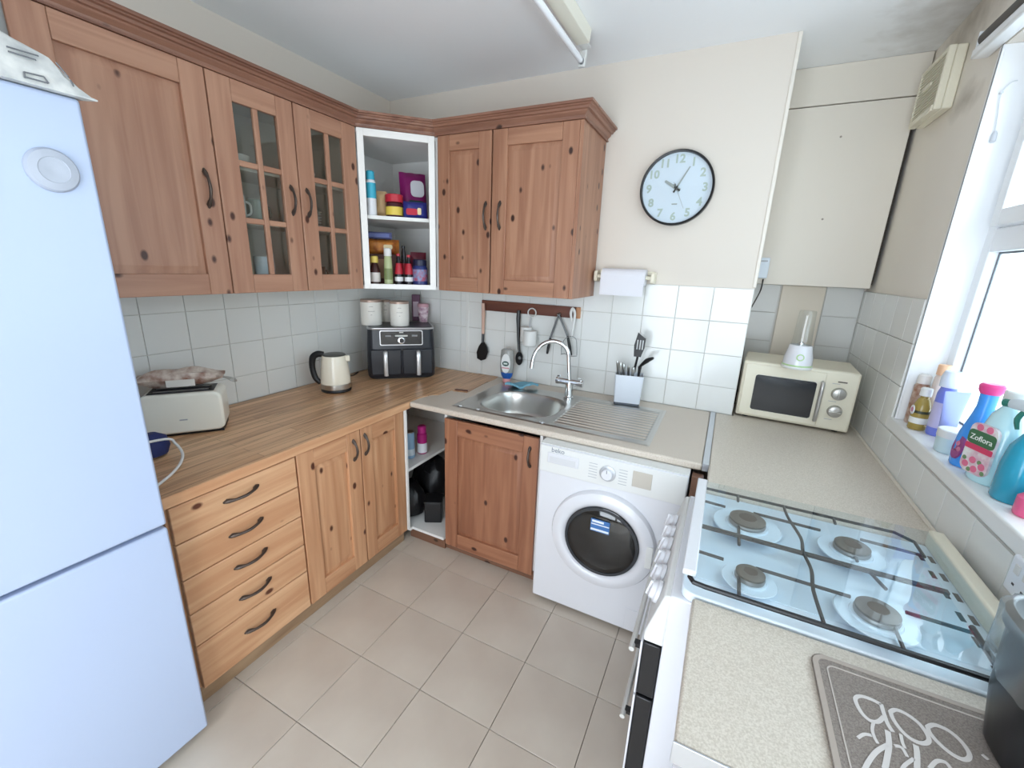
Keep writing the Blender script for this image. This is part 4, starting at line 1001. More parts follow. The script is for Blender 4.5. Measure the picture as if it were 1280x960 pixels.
# white measuring cups
u = thing('measuring_cups', 'set of white measuring cups hanging by a ring from the rail', 'measuring cups', P2(661, 430)); OFF[u.name] = Vector(u.location)
c = P2(665, 391); bm = nb(); pts = [c+Vector((.026*math.cos(a), 0, .026*math.sin(a))) for a in [2*math.pi*k/24 for k in range(25)]]; tube(bm, pts, .004, 6); obj('ring', bm, WPLAST, u)
bm = nb(); tube(bm, [P2(664, 396), P2(661.5, 410)], .008, 8, flat=.4); obj('cup_handle', bm, mat('cup_grey', (186, 186, 188), .4), u)
for (px, py, r, h, dy, nm) in ((665, 421, .042, .055, -.032, 'cup'), (658, 417, .036, .045, -.004, 'cup')):
    c = P2(px, py)+Vector((0, dy, 0)); bm = nb()
    lathe(bm, [(r, .042), (r, -.046), (r*.8, -.052)], seg=24, M=frame_m(c+Vector((0, 0, -.0)), (1, 0, 0), (0, 1, 0), (0, 0, 1))); obj(nm, bm, WPLAST, u, bev=.003)
# tongs
u = thing('tongs', 'steel tongs with black tips hanging open from the rail', 'tongs', P2(700, 445)); OFF[u.name] = Vector(u.location)
for (m1, e1) in (((688, 422), (684, 442)), ((709.5, 420), (714, 444))):
    bm = nb(); tube(bm, [P2(698.5, 393), P2(m1[0], m1[1])], [.0075, .008], 8, flat=.8); ar = obj('arm', bm, mat('tongs_steel', (120, 122, 124), .35, metal=.8), u)
    bm = nb(); tube(bm, [P2(m1[0], m1[1]), P2((m1[0]*.4+e1[0]*.6), (m1[1]*.4+e1[1]*.6)), P2(*e1)], [.008, .012, .008], 8, flat=.8); obj('tip', bm, BLACK, ar)
bm = nb(); tube(bm, [P2(696.5, 393, YU+.001), P2(700.5, 392, YU+.001)], .006, 8); obj('hinge', bm, STEEL, u)
# whisk-like masher with white handle
YM2 = YU-.012
u = thing('potato_masher', 'wire masher with a white loop handle at the rail end', 'masher', P2(718, 445)); OFF[u.name] = Vector(u.location)
bm = nb(); tube(bm, [P2(715, 402, YM2), P2(713.5, 392, YM2), P2(716, 385.5, YM2), P2(718.5, 392, YM2), P2(717, 404, YM2), P2(714.5, 420, YM2)], [.006, .008, .008, .008, .008, .006], 8, sm=4); obj('handle', bm, WPLAST, u)
WIRE = mat('wire_grey', (150, 152, 152), .4, metal=.7)
bm = nb(); tube(bm, [P2(714.5, 420, YM2), P2(706, 424, YM2), P2(702, 434, YM2), P2(702, 443, YM2)], .0022, 6, sm=4); tube(bm, [P2(714.5, 420, YM2), P2(720, 424, YM2), P2(721, 434, YM2), P2(721, 444, YM2)], .0022, 6, sm=4)
tube(bm, [P2(701, 443, YM2), P2(706, 442, YM2), P2(712, 445, YM2), P2(721, 445, YM2)], .0024, 6, sm=4); obj('wire_head', bm, WIRE, u)

# ------------------------------------------------------------------ paper towel
u = thing('paper_towel_holder', 'cream wall-mounted paper towel holder below the clock', 'holder', (1.6, -.012, 1.48))
YP = -.062
xa, xb = at(745, 345, 'y', YP).x, at(816, 347, 'y', YP).x; zp = 1.525
for xx in (xa, xb):
    bm = nb(); prism(bm, rrect(-.075, -.0005, -.03, .028, .014), -.009, .009, frame_m((xx, 0, zp), (0, 1, 0), (0, 0, 1), (1, 0, 0))); obj('end_cheek', bm, CPLAST, u, bev=.003)
obj('back_bar', B(xa, xb, -.012, -.0005, zp+.012, zp+.03), CPLAST, u, bev=.002)
bm = nb(); rod(bm, (xa+.009, YP+.008, zp-.002), (xb-.009, YP+.008, zp-.002), .010); obj('spindle', bm, CPLAST, u)
ra, rb = xa+.035, xb-.035
u = thing('paper_towel_roll', 'white paper towel roll in the cream wall holder', 'paper towel', ((ra+rb)/2, YP, 1.39))
PT = mat('tissue', (224, 224, 230), .8, bump=(150, .3, .002))
RC = Vector((0, YP+.008, zp-.002)); rr = .043
bm = nb(); rs = []
for xx in (ra, rb):
    rs.append([ring(bm, [(xx, RC.y+r_*math.cos(t), RC.z+r_*math.sin(t)) for t in [2*math.pi*k/32 for k in range(32)]]) for r_ in (rr, .012)])
bridge(bm, rs[0][0], rs[1][0]); bridge(bm, rs[0][1], rs[1][1]); bridge(bm, rs[0][0], rs[0][1]); bridge(bm, rs[1][0], rs[1][1])
pr = obj('roll', bm, PT, u)
obj('loose_sheet', B(ra+.001, rb-.001, RC.y-rr-.0018, RC.y-rr-.0006, RC.z-.095, RC.z+.005), PT, u)

# ------------------------------------------------------------------ washing-up bottle, cloth, cutlery holder
u = thing('washing_up_bottle', 'washing-up liquid bottle standing on its blue cap behind the sink', 'bottle', (.962, -.112, ZW+.0045), .12)
bm = nb(); lathe(bm, [(.022, 0), (.023, .02), (.021, .026)], seg=24, sx=1.1, sy=.8); obj('cap', bm, mat('cap_pink', (214, 150, 150), .4), u)
bm = nb(); lathe(bm, [(.024, .0262), (.034, .045), (.039, .066)], seg=28, sx=1.05, sy=.62); obj('blue_skirt', bm, mat('soap_blue', (36, 88, 164), .35), u)
bm = nb(); lathe(bm, [(.039, .0662), (.042, .10), (.041, .17), (.037, .205), (.028, .212)], seg=28, sx=1.05, sy=.62); sb = obj('bottle_body', bm, mat('soap_clear', (150, 150, 146), .2), u)
ML_ = frame_m((0, -.0268, 0), (1, 0, 0), (0, 0, 1), (0, -1, 0))
bm = nb(); lathe(bm, [(.030, -.004), (.029, .0012)], (0, .125, 0), 28, sx=1, sy=2.05, M=ML_); lb = obj('front_label', bm, mat('soap_label', (226, 226, 224), .4), sb)
bm = nb(); lathe(bm, [(.022, .0010), (.0215, .0018)], (0, .125, 0), 24, sx=1, sy=.72, M=ML_); obj('label_oval', bm, mat('label_green', (40, 74, 70), .4), lb)
obj('label_band', fbox(ML_, -.013, .013, .120, .131, .0012, .0022), mat('label_pale', (214, 222, 214), .4), lb)
obj('label_band', fbox(ML_, -.024, .024, .094, .101, .0012, .0016), mat('label_pink', (206, 140, 150), .4), lb)
q = at(652, 484, 'z', ZW+.006)
u = thing('dish_cloth', 'folded pale blue cloth behind the sink bowl', 'cloth', (q.x, q.y, ZW+.0042), 0)
bm = nb(); nx, ny = 10, 8; Vv = {}
for i in range(nx+1):
    for j in range(ny+1):
        s, t = i/nx-.5, j/ny-.5
        Vv[i, j] = bm.verts.new((s*.155+.02*t, t*.075+.03*s, .010+.020*abs(math.sin(3.3*s+2.1*t+.6))+.010*(s > .2)))
for i in range(nx):
    for j in range(ny): bm.faces.new((Vv[i, j], Vv[i+1, j], Vv[i+1, j+1], Vv[i, j+1]))
r = bmesh.ops.extrude_face_region(bm, geom=bm.faces[:])
for v in [g for g in r['geom'] if isinstance(g, bmesh.types.BMVert)]: v.co.z = max(.0003, v.co.z-.012)
obj('cloth', bm, mat('cloth_blue', (122, 176, 196), .85, bump=(180, .4, .002)), u, ang=60)
# cutlery holder
h0, h1 = Vector((1.650, -.180, 0)), Vector((1.790, -.155, 0)); hd_ = (h1-h0).normalized(); hn = Vector((hd_.y, -hd_.x, 0)); hc = (h0+h1)/2-hn*.048
HZ = ZW+.0045
u = thing('cutlery_holder', 'pale grey square cutlery holder on the drainer', 'holder', (hc.x, hc.y, HZ), math.atan2(hd_.y, hd_.x))
HB = mat('holder_white', (212, 218, 226), .4)
bm = nb(); rs = [ring(bm, [(p[0], p[1], z) for p in rrect(-a, a, -b, b, .008, 3)]) for a, b, z in ((.068, .046, .012), (.074, .050, .165), (.070, .046, .165), (.064, .042, .018))]
for a, b in zip(rs, rs[1:]): bridge(bm, a, b)
bm.faces.new(list(reversed(rs[0]))); bm.faces.new(rs[-1]); obj('box', bm, HB, u)
bm = nb(); prism(bm, rrect(-.067, .067, -.045, .045, .008, 3), 0, .0125); obj('base', bm, mat('holder_base', (86, 92, 100), .5), u)
hz = HZ+.020
def in_holder(dx, dy): return Vector((hc.x, hc.y, 0))+hd_*dx-hn*dy
YH = hc.y-.01
def tool(name, label, base, pts, builder):
    u = thing(name, label, 'utensil', (base.x, base.y, hz)); builder(u, [Vector((base.x, base.y, hz))]+pts)
def bl_spatula(u, p):
    bm = nb(); tube(bm, p[:3], [.005, .006, .006], 8); obj('handle', bm, BLACK, u)
    a, b = p[2], p[3]; d = (b-a).normalized(); s = d.cross(Vector((0, 1, 0))).normalized()*-1
    hd = obj('blade', prism(nb(), [(-.020, 0), (.016, 0), (.030, .05), (.032, .10), (.012, .112), (-.010, .128), (-.024, .06)], -.0025, .0025, frame_m(a, s, d, s.cross(d))), BLACK, u)
    for k in (-.008, .006, .019): obj('slot', prism(nb(), [(k-.003, .04), (k+.003, .04), (k+.004, .09), (k-.002, .09)], -.003, .003, frame_m(a, s, d, s.cross(d))), mat('slot_pale', (190, 192, 192), .4), hd)
tool('slotted_spatula', 'black slotted spatula standing in the cutlery holder', in_holder(-.015, .0), [at(793, 462, 'y', YH), at(797, 446, 'y', YH), at(800, 420, 'y', YH)], bl_spatula)
def bl_ladle(u, p):
    bm = nb(); tube(bm, p[:3], [.005, .006, .010], 8); obj('handle', bm, BLACK, u)
    bm = nb(); tube(bm, [p[2], (p[2]+p[3])/2+Vector((0, 0, .008)), p[3]], [.012, .026, .012], 12, sm=4, flat=.5); obj('head', bm, BLACK, u)
tool('ladle', 'black ladle leaning out of the cutlery holder', in_holder(.03, -.01), [at(798, 470, 'y', YH), at(800, 458, 'y', YH), at(817, 447.5, 'y', YH)], bl_ladle)
def cutl(u, p):
    bm = nb(); tube(bm, p, [.005, .006, .013, .009], 8, sm=3, flat=.7); obj('handle', bm, STEEL, u)
CUT = ['fork handle at the outer corner of the cutlery holder, away from the spatula', 'steel handle second from the outer corner of the cutlery holder', 'steel handle leaning just beside the slotted spatula', 'steel handle between the slotted spatula and the ladle', 'steel handle behind the slotted spatula in the holder']
for k, (dx, dy, pu, pv) in enumerate(((-.045, .01, 772, 451), (-.035, -.012, 776, 453), (-.022, .018, 780, 455), (.012, -.02, 792, 459), (.004, .022, 786, 457))):
    b_ = in_holder(dx, dy); e = at(pu, pv, 'y', b_.y)
    u = thing('cutlery', CUT[k], 'cutlery', (b_.x, b_.y, hz), None, 'cutlery in the holder')
    cutl(u, [Vector((b_.x, b_.y, hz)), Vector((b_.x, b_.y, hz)).lerp(e, .6), Vector((b_.x, b_.y, hz)).lerp(e, .9), e])

# ------------------------------------------------------------------ spur switch and flex on the boxing
YS = .398
a, b = at(944.5, 322, 'y', YS), at(957, 348, 'y', YS)
u = thing('fused_switch', 'small white switch box on the cream boxing by the wall end', 'switch', ((a.x+b.x)/2, YS, b.z))
obj('plate', B(a.x+.004, b.x+.004, YS-.026, YS-.0005, b.z, a.z), mat('switch_white', (224, 234, 244), .35), u, bev=.004)
obj('rocker', B(a.x+.016, b.x-.006, YS-.0285, YS-.0262, a.z-.022, a.z-.014), mat('switch_grey', (176, 182, 190), .4), u)
bm = nb(); c = at(954, 349, 'y', YS-.012); tube(bm, [c, at(951, 362, 'y', YS-.012), at(945, 374, 'y', .25), at(939.5, 384, 'y', .10), at(937, 388, 'y', .05), (WX+.008, .12, 1.05), (WX+.012, .2, ZW+.006)], .0035, 8, sm=4); obj('flex', bm, BLACK, u)

# ------------------------------------------------------------------ extractor vent
u = thing('extractor_vent', 'cream louvred extractor vent high on the window wall', 'vent', (2.755, .14, 2.2))
yv0, yv1, zv0, zv1 = .0, .275, 2.205, 2.420
obj('housing', B(2.752, W-.001, yv0, yv1, zv0, zv1), CPLAST, u, bev=.006)
bm = nb(); box(bm, 2.728, 2.7515, yv0, yv0+.016, zv0, zv1); box(bm, 2.728, 2.7515, yv1-.016, yv1, zv0, zv1); box(bm, 2.724, 2.7515, yv0+.016, yv1-.016, zv0, zv0+.022); box(bm, 2.728, 2.7515, yv0+.016, yv1-.016, zv1-.014, zv1)
obj('grille_frame', bm, CPLAST, u, bev=.003)
obj('dark_interior', B(2.7485, 2.7518, yv0+.017, yv1-.017, zv0+.023, zv1-.015), mat('vent_dark', (84, 78, 66), .8), u)
for k in range(15):
    z = zv0+.029+k*.0118
    bm = nb(); box(bm, 2.729, 2.7482, yv0+.0165, yv1-.0165, z, z+.0042); obj('louvre', bm, CPLAST, u)
bm = nb(); box(bm, 2.724, 2.7285, .10, .19, zv0+.115, zv0+.128); obj('grille_bar', bm, CPLAST, u)

# ------------------------------------------------------------------ blind over the window
u = thing('roller_blind', 'rolled-up dark blind with white bottom rail above the window', 'blind', (2.755, -1.3, 2.29))
bm = nb(); rod(bm, (2.762, -.225, 2.343), (2.762, -2.44, 2.343), .021, 16); obj('roll', bm, mat('blind_fabric', (96, 92, 88), .8), u)
obj('bottom_rail', B(2.738, 2.7855, -2.44, -.212, 2.287, 2.318), UPVC, u, bev=.006)
for y in (-.222, -2.445): obj('bracket', B(2.742, 2.7855, y-.003, y+.003, 2.3185, 2.365), UPVC, u)
pts = [(2.80, WY0-.016, 2.15), (2.803, WY0-.016, 2.06), (2.806, WY0-.016, 1.98)]
a, b = at(1251, 118, 'y', WY0-.014), at(1243, 168, 'y', WY0-.014)
u = thing('blind_cord', 'thin white blind cord with a toggle on the window reveal', 'cord', (b.x, WY0-.014, b.z))
bm = nb(); tube(bm, [(a.x+.03, WY0-.014, a.z+.035), (a.x+.015, WY0-.014, a.z+.03), a, a.lerp(b, .5), b], .0016, 6, sm=4); obj('cord', bm, mat('cord_grey', (206, 210, 214), .6), u)
bm = nb(); lathe(bm, [(.003, .03), (.007, .022), (.008, .0), (.004, -.004)], (b.x, WY0-.014, b.z-.02), 12); obj('toggle', bm, mat('toggle_grey', (196, 200, 206), .5), u)
bm = nb(); tube(bm, [(a.x, WY0-.0085, a.z+.004), (a.x, WY0-.02, a.z+.004)], .004, 8); obj('cleat', bm, mat('cord_grey', (206, 210, 214), .6), u)

# ------------------------------------------------------------------ ceiling light
u = thing('batten_light', 'white fluorescent batten light on the ceiling', 'light', (1.42, -.95, H))
LX, LY0, LY1 = 1.398, -1.62, -.345
bm = nb(); prism(bm, [(-.036, H-.001), (.036, H-.001), (.030, H-.052), (-.030, H-.052)], -LY1, -LY0, Matrix(((1, 0, 0, LX), (0, 0, -1, 0), (0, 1, 0, 0), (0, 0, 0, 1))))
obj('batten', bm, mat('batten_cream', (232, 228, 214), .4), u, bev=.003)
bm = nb(); rod(bm, (LX-.018, LY0+.02, H-.096), (LX-.018, LY1+.045, H-.096), .013, 20); obj('tube', bm, mat('tube_white', (240, 242, 246), .25), u)
for y in (LY0+.008, LY1+.052):
    bm = nb(); prism(bm, [(-.034, H-.116), (-.004, H-.116), (.004, H-.053), (-.026, H-.053)], -y-.009, -y+.009, Matrix(((1, 0, 0, LX), (0, 0, -1, 0), (0, 1, 0, 0), (0, 0, 0, 1)))); obj('lamp_holder', bm, WPLAST, u, bev=.003)
    s = 1 if y > -1 else -1
    bm = nb(); rod(bm, (LX-.018, y-s*.010, H-.096), (LX-.018, y-s*.026, H-.096), .0135, 20); obj('tube_cap', bm, mat('cap_metal', (150, 152, 156), .3, metal=.8), u)
bm = nb(); box(bm, LX-.02, LX+.02, LY1+.0005, LY1+.05, H-.052, H-.04); obj('holder_arm', bm, WPLAST, u)

# ------------------------------------------------------------------ generic containers
def away(q, r): 
    n_ = Vector((q.x-CAM.x, q.y-CAM.y, 0)).normalized(); return Vector((q.x+n_.x*r, q.y+n_.y*r, q.z))
def bottle(name, label, cat, base, body, m, cap=None, capm=None, band=None, bandm=None, rot=0, sx=1, sy=1, tilt=None, grp=None, nm='bottle_body'):
    """lathe bottle: body profile, optional cap profile and label band (z0, z1)"""
    u = thing(name, label, cat, base, rot, grp)
    if tilt: u.rotation_euler = (tilt[0], tilt[1], rot)
    bm = nb(); lathe(bm, body, seg=24, sx=sx, sy=sy); b_ = obj(nm, bm, m, u)
    if cap: bm = nb(); lathe(bm, cap, seg=20, sx=sx if sx == sy else 1, sy=sy if sx == sy else 1); obj('cap', bm, capm, u)
    if band:
        for (z0, z1), mm in zip(band, bandm):
            def rad(z):
                for (r0, a), (r1, b) in zip(body, body[1:]):
                    if a <= z <= b: return r0+(r1-r0)*(z-a)/max(1e-6, b-a)
                return body[-1][0]
            bm = nb(); lathe(bm, [(rad(z0)+.0006, z0), (rad((z0+z1)/2)+.0007, (z0+z1)/2), (rad(z1)+.0006, z1)], seg=24, sx=sx, sy=sy, cap0=False, cap1=False); obj('label_band', bm, mm, b_)
    return u
def packet(name, label, cat, c, w, h, t, rot, m, lean=0, patch=None, seed=1, grp=None):
    u = thing(name, label, cat, c, rot, grp)
    M = Matrix.Rotation(lean, 4, 'X') @ Matrix.Translation((0, 0, h/2)) @ Matrix.Rotation(math.radians(90), 4, 'X')
    bm = nb(); pillow(bm, w, h, t, M, seed=seed); z = min(v.co.z for v in bm.verts); bmesh.ops.translate(bm, verts=bm.verts, vec=(0, 0, -z+.0005))
    b_ = obj('packet_film', bm, m, u)
    if patch:
        for (a0, a1, c0, c1, pm) in patch:
            bm = nb(); prism(bm, rrect(a0, a1, c0, c1, min(a1-a0, c1-c0)*.3, 3), 0, .002, Matrix.Rotation(lean, 4, 'X') @ frame_m((0, -t/2-.003, 0), (1, 0, 0), (0, 0, 1), (0, -1, 0))); obj('print_patch', bm, pm, b_)
    return u
c = lambda n, col, r=.4: mat('print_'+n, col, r)
FR = math.atan2(DD.y, DD.x)

# ---- open corner wall unit: upper shelf (placed by depth behind the open front)
def on_shelf(px, d, z, py=300):
    p_ = at_plane(px, py, PA-DN*d, DN); return Vector((p_.x, p_.y, z))
zz = ZS+.0006
bottle('spray_can', 'white and turquoise aerosol can on the upper corner shelf', 'can', on_shelf(464, .07, zz, 250), [(.025, 0), (.027, .004), (.027, .165), (.021, .176)], mat('can_white', (226, 228, 232), .35), [(.023, .1765), (.021, .215), (.016, .22)], mat('can_turq', (60, 170, 196), .35), [(.085, .16)], [mat('can_turq', (60, 170, 196), .35)])
packet('paper_bag', 'small tan paper bag beside the aerosol on the corner shelf', 'bag', on_shelf(475, .14, zz, 250), .075, .135, .045, FR, mat('kraft', (196, 164, 122), .7), seed=8)
bottle('jar', 'dark jar with red lid and yellow label on the upper corner shelf', 'jar', on_shelf(493, .09, zz, 260), [(.040, 0), (.046, .006), (.046, .066), (.040, .076)], mat('jar_dark', (70, 28, 34), .25), [(.048, .0765), (.048, .112), (.043, .116)], mat('jar_red', (186, 40, 56), .35), [(.010, .052)], [c('yellow', (222, 196, 80))])
packet('crisp_packet', 'large purple and silver snack packet leaning on the corner shelf', 'packet', on_shelf(518, .19, zz, 250), .15, .265, .07, FR+.1, mat('foil_purple', (128, 24, 96), .3), lean=-.22, seed=3,
       patch=[(-.02, .055, .12, .21, c('silver', (206, 206, 212), .3)), (-.035, .05, .06, .10, c('deepgreen', (26, 66, 54)))])
packet('sweet_packet', 'small navy and red packet in front of the purple snack packet', 'packet', on_shelf(519, .06, zz, 262), .125, .085, .04, FR, mat('foil_navy', (40, 44, 118), .3), lean=-.10, seed=4, patch=[(-.05, .01, .012, .045, c('red', (186, 36, 60))), (.01, .03, .015, .05, c('cream', (226, 206, 160)))])
# lower shelf
zz = ZB+.0186
q = on_shelf(478, .25, zz, 330)
u = thing('cereal_box', 'dark brown box at the back of the lower corner shelf', 'box', q, FR)
obj('carton', B(-.10, .09, -.035, .035, 0, .165), mat('box_brown', (86, 46, 40), .5), u, bev=.002)
obj('front_print', B(-.07, .05, -.0362, -.0355, .03, .14), mat('box_tan', (160, 120, 90), .5), u)
zt_ = q.z+.1656
packet('bread_rolls', 'orange packet of rolls lying on the brown box in the corner unit', 'packet', Vector((q.x, q.y, zt_)), .20, .085, .075, FR, mat('rolls_orange', (216, 140, 62), .4, var=(24, (150, 72, 36))), seed=9, patch=[(.01, .06, .03, .055, c('pale', (226, 206, 160)))])
u = thing('biscuit_box', 'flat navy box on top of the orange packet of rolls', 'box', (q.x-.012, q.y-.010, zt_+.0875), FR)
obj('carton', B(-.075, .075, -.032, .032, 0, .036), mat('box_navy', (52, 56, 110), .4), u, bev=.002)
obj('lid_print', B(-.06, .06, -.0334, -.0326, .008, .028), mat('box_blue', (98, 110, 168), .4), u)
bottle('sauce_bottle', 'brown sauce bottle with yellow cap on the lower corner shelf', 'bottle', on_shelf(468.5, .08, zz, 340), [(.026, 0), (.029, .004), (.029, .08), (.018, .110), (.014, .118)], mat('sauce_brown', (62, 30, 28), .2), [(.021, .1185), (.021, .150), (.016, .154)], mat('cap_yellow', (222, 196, 96), .4), [(.016, .066)], [c('offwhite', (214, 206, 200))])
bottle('oil_bottle', 'slim pale green bottle with white cap on the lower corner shelf', 'bottle', on_shelf(485.5, .06, zz, 340), [(.021, 0), (.024, .004), (.023, .10), (.020, .150), (.017, .155)], mat('oil_green', (176, 186, 140), .2), [(.021, .1555), (.020, .195), (.016, .198)], WPLAST, [(.03, .09)], [c('olive', (120, 132, 84))])
for k, (px, dp, lab, hh) in enumerate(((498.5, .07, 'dark bottle with slanting red label next to the slim green bottle', .17), (505, .14, 'tall dark bottle with red shoulders between two shorter ones', .215), (511, .065, 'dark bottle with red neck beside the patterned blue jar', .165))):
    bottle('condiment_bottle', lab+' on the corner shelf', 'bottle', on_shelf(px, dp, zz, 340), [(.019, 0), (.0225, .004), (.0225, .06), (.020, .085), (.011, hh-.03), (.009, hh-.012)], mat('bottle_dark', (30, 26, 30), .2), [(.0105, hh-.0118), (.0105, hh), (.008, hh+.002)], BLACK if k == 1 else mat('cap_red', (176, 44, 56), .4), [(.061, .12), (.022, .046)], [mat('label_red', (176, 36, 52), .4), c('white', (222, 222, 222))])
bottle('jar', 'blue and red patterned jar at the end of the lower corner shelf', 'jar', on_shelf(525, .075, zz, 340), [(.036, 0), (.043, .006), (.043, .095), (.036, .110)], mat('jar_blue', (40, 54, 112), .3), [(.038, .1105), (.038, .140), (.032, .145)], mat('jar_navy', (28, 30, 60), .4), [(.026, .090)], [mat('jar_print', (120, 140, 176), .4, var=(45, (166, 40, 56)))])
packet('stock_packet', 'dark red packet behind the patterned jar on the corner shelf', 'packet', on_shelf(523, .165, zz, 330), .09, .185, .035, FR, mat('foil_maroon', (96, 26, 44), .4), seed=12)

# ---- glazed cabinet contents
CHINA = mat('china', (222, 220, 214), .2)
def stack(name, lab, cat, y, x, z, n, r, dz, h, m):
    for k in range(n):
        bm = nb(); z_ = k*dz
        if h > .03: lathe(bm, [(r*.5, 0), (r*.62, .004), (r*.92, h*.7), (r, h), (r*.97, h), (r*.88, h*.7), (r*.55, .008)], seg=22)
        else: lathe(bm, [(r*.6, 0), (r*.66, .003), (r, h), (r*.99, h+.0015), (r*.62, .005)], seg=26)
        o = obj(name, bm, m); o.location = (x, y, z+z_+.0006); tag(o, lab[k], cat)
od = ['lowest', 'second', 'third', 'fourth', 'fifth', 'topmost']
stack('bowl', ['white bowl alone on the top shelf behind the left glazed door'], 'bowl', -1.215, .22, 1.905, 1, .07, 0, .05, CHINA)
stack('bowl', ['white bowl alone on the top shelf behind the right glazed door'], 'bowl', -.885, .22, 1.905, 1, .065, 0, .045, CHINA)
stack('plate', ['%s plate of the stack on the middle shelf behind the right glazed door' % w for w in od], 'plate', -.875, .2, 1.70, 6, .085, .0135, .014, CHINA)
def mug(y, x, z, r, h, m, lab, nm='mug'):
    u = thing(nm, lab, nm, (x, y, z+.0006), 0)
    bm = nb(); lathe(bm, [(r*.9, 0), (r, .006), (r, h), (r*.9, h), (r*.88, .008)], seg=22); obj('vessel', bm, m, u)
    if nm == 'mug': bm = nb(); tube(bm, [(0, r-.002, h*.8), (0, r+.025, h*.72), (0, r+.025, h*.35), (0, r-.002, h*.22)], .005, 8, sm=4); obj('handle', bm, m, u)
mug(-1.235, .24, 1.70, .042, .10, mat('mug_white', (214, 214, 210), .25), 'white mug on the middle shelf behind the left glazed door')
mug(-1.13, .22, 1.70, .040, .095, mat('mug_sage', (120, 132, 120), .3), 'grey-green mug on the middle shelf behind the left glazed door')
mug(-1.23, .24, ZB+.0165, .036, .15, mat('tumbler_cream', (206, 196, 170), .3), 'cream tall beaker on the bottom shelf behind the left glazed door', 'beaker')
mug(-1.14, .25, ZB+.0165, .040, .13, mat('tumbler_glass', (176, 190, 200), .15), 'pale blue tall beaker on the bottom shelf behind the left glazed door', 'beaker')
mug(-.885, .24, ZB+.0165, .038, .16, mat('tin_gold', (150, 130, 76), .35), 'gold patterned tin on the bottom shelf behind the right glazed door', 'tin')
mug(-.80, .18, ZB+.0165, .036, .09, mat('mug_brown', (96, 70, 56), .3), 'brown mug on the bottom shelf behind the right glazed door')

# ---- open corner base unit
zz = .4506
q = away(at(509.5, 566, 'z', zz), .03)
bottle('drinks_can', 'pale blue can on the low corner shelf', 'can', away(at(512.5, 574, 'z', zz), .03), [(.027, 0), (.030, .005), (.030, .150), (.026, .158)], mat('can_blue', (150, 190, 222), .3), [(.0265, .1585), (.026, .163)], STEEL, [(.02, .06)], [mat('can_paleblue', (214, 228, 238), .3)])
q = away(at(528, 568, 'z', zz), .03)
bottle('spray_can', 'magenta and white aerosol can on the low corner shelf', 'can', q, [(.027, 0), (.030, .004), (.030, .122), (.022, .130)], mat('can_magenta', (168, 32, 112), .3), [(.026, .1305), (.026, .168), (.020, .174)], mat('cap_magenta', (186, 40, 126), .35), [(.008, .068)], [mat('can_white', (226, 228, 232), .35)])
zz = .0806
def lump(name, lab, cat, c_, sx, sy, h, m, seed):
    rnd = random.Random(seed); bm = nb(); lathe(bm, [(.6, 0), (.95, .1), (1, .4), (.85, .75), (.4, .98)], seg=18)
    for v in bm.verts:
        k = 1+rnd.uniform(-.10, .10); v.co = Vector((v.co.x*sx*k, v.co.y*sy*k, v.co.z*h*(k if v.co.z > .05 else 1)))
    o = obj(name, bm, m, ang=50); o.location = c_; return tag(o, lab, cat)
BLK = mat('black_bag', (16, 16, 18), .45, bump=(30, .5, .006))
lump('carrier_bag', 'large black bag at the back of the open corner unit', 'bag', (.56, -.36, zz), .13, .12, .27, BLK, 2)
lump('carrier_bag', 'smaller black bag at the side of the open corner unit', 'bag', (.585, -.60, zz), .085, .09, .20, BLK, 6)
u = thing('black_tray', 'black plastic box on the floor of the open corner unit', 'box', (.745, -.585, zz), .5)
obj('box', B(-.05, .05, -.05, .05, 0, .13), BLACK, u, bev=.006); obj('rim', B(-.054, .054, -.054, .054, .1305, .138), BLACK, u, bev=.002)
u = thing('red_carton', 'small red and white carton deep in the open corner unit', 'carton', (.875, -.36, zz), .3)
obj('carton', B(-.025, .025, -.03, .03, 0, .19), mat('carton_red', (176, 34, 48), .4), u, bev=.002); obj('top_band', B(-.0255, .0255, -.0305, .0305, .191, .21), mat('carton_white', (226, 222, 218), .4), u)

# ------------------------------------------------------------------ things on the window sill
ZI = WZ0+.0356
def sq(px, py, x=None):
    q = at(px, py, 'z', ZI); return q
SILLROT = math.radians(-90)
bottle('air_freshener', 'floral patterned aerosol at the far end of the window sill', 'can', (2.825, -.345, ZI), [(.021, 0), (.023, .004), (.023, .145), (.018, .155)], mat('floral_can', (196, 176, 160), .4, var=(45, (140, 90, 66))), [(.020, .1555), (.019, .185), (.014, .19)], mat('freshener_cap', (222, 218, 214), .4))
bottle('lotion_bottle', 'tall bottle with peach cap in the far corner of the window sill', 'bottle', (2.857, -.386, ZI), [(.018, 0), (.020, .004), (.020, .19), (.015, .20)], mat('lotion_body', (222, 206, 196), .35), [(.019, .2005), (.019, .235), (.017, .238)], mat('cap_peach', (232, 186, 150), .4))
bottle('detergent_bottle', 'white and violet detergent bottle with big pale cap on the window sill', 'bottle', (2.853, -.470, ZI), [(.024, 0), (.026, .006), (.026, .15), (.020, .175)], mat('deterg_blue', (120, 132, 216), .3), [(.027, .1755), (.028, .21), (.022, .23)], mat('cap_pale', (214, 222, 236), .35), [(.03, .12)], [c('lilac', (196, 190, 222))])
u = bottle('disinfectant_bottle', 'amber bottle with white cap and round label on the window sill', 'bottle', (2.814, -.425, ZI), [(.023, 0), (.025, .004), (.025, .085), (.017, .112), (.012, .118), (.012, .126)], mat('amber_liquid', (160, 138, 70), .15), [(.0165, .126), (.0165, .152), (.014, .155)], WPLAST, [(.024, .046), (.062, .072)], [c('paleband', (226, 226, 220)), c('darkgreen', (58, 62, 44))])
Ml = frame_m((-.0248, -.006, .072), (0, -1, 0), (0, 0, 1), (-1, 0, 0))
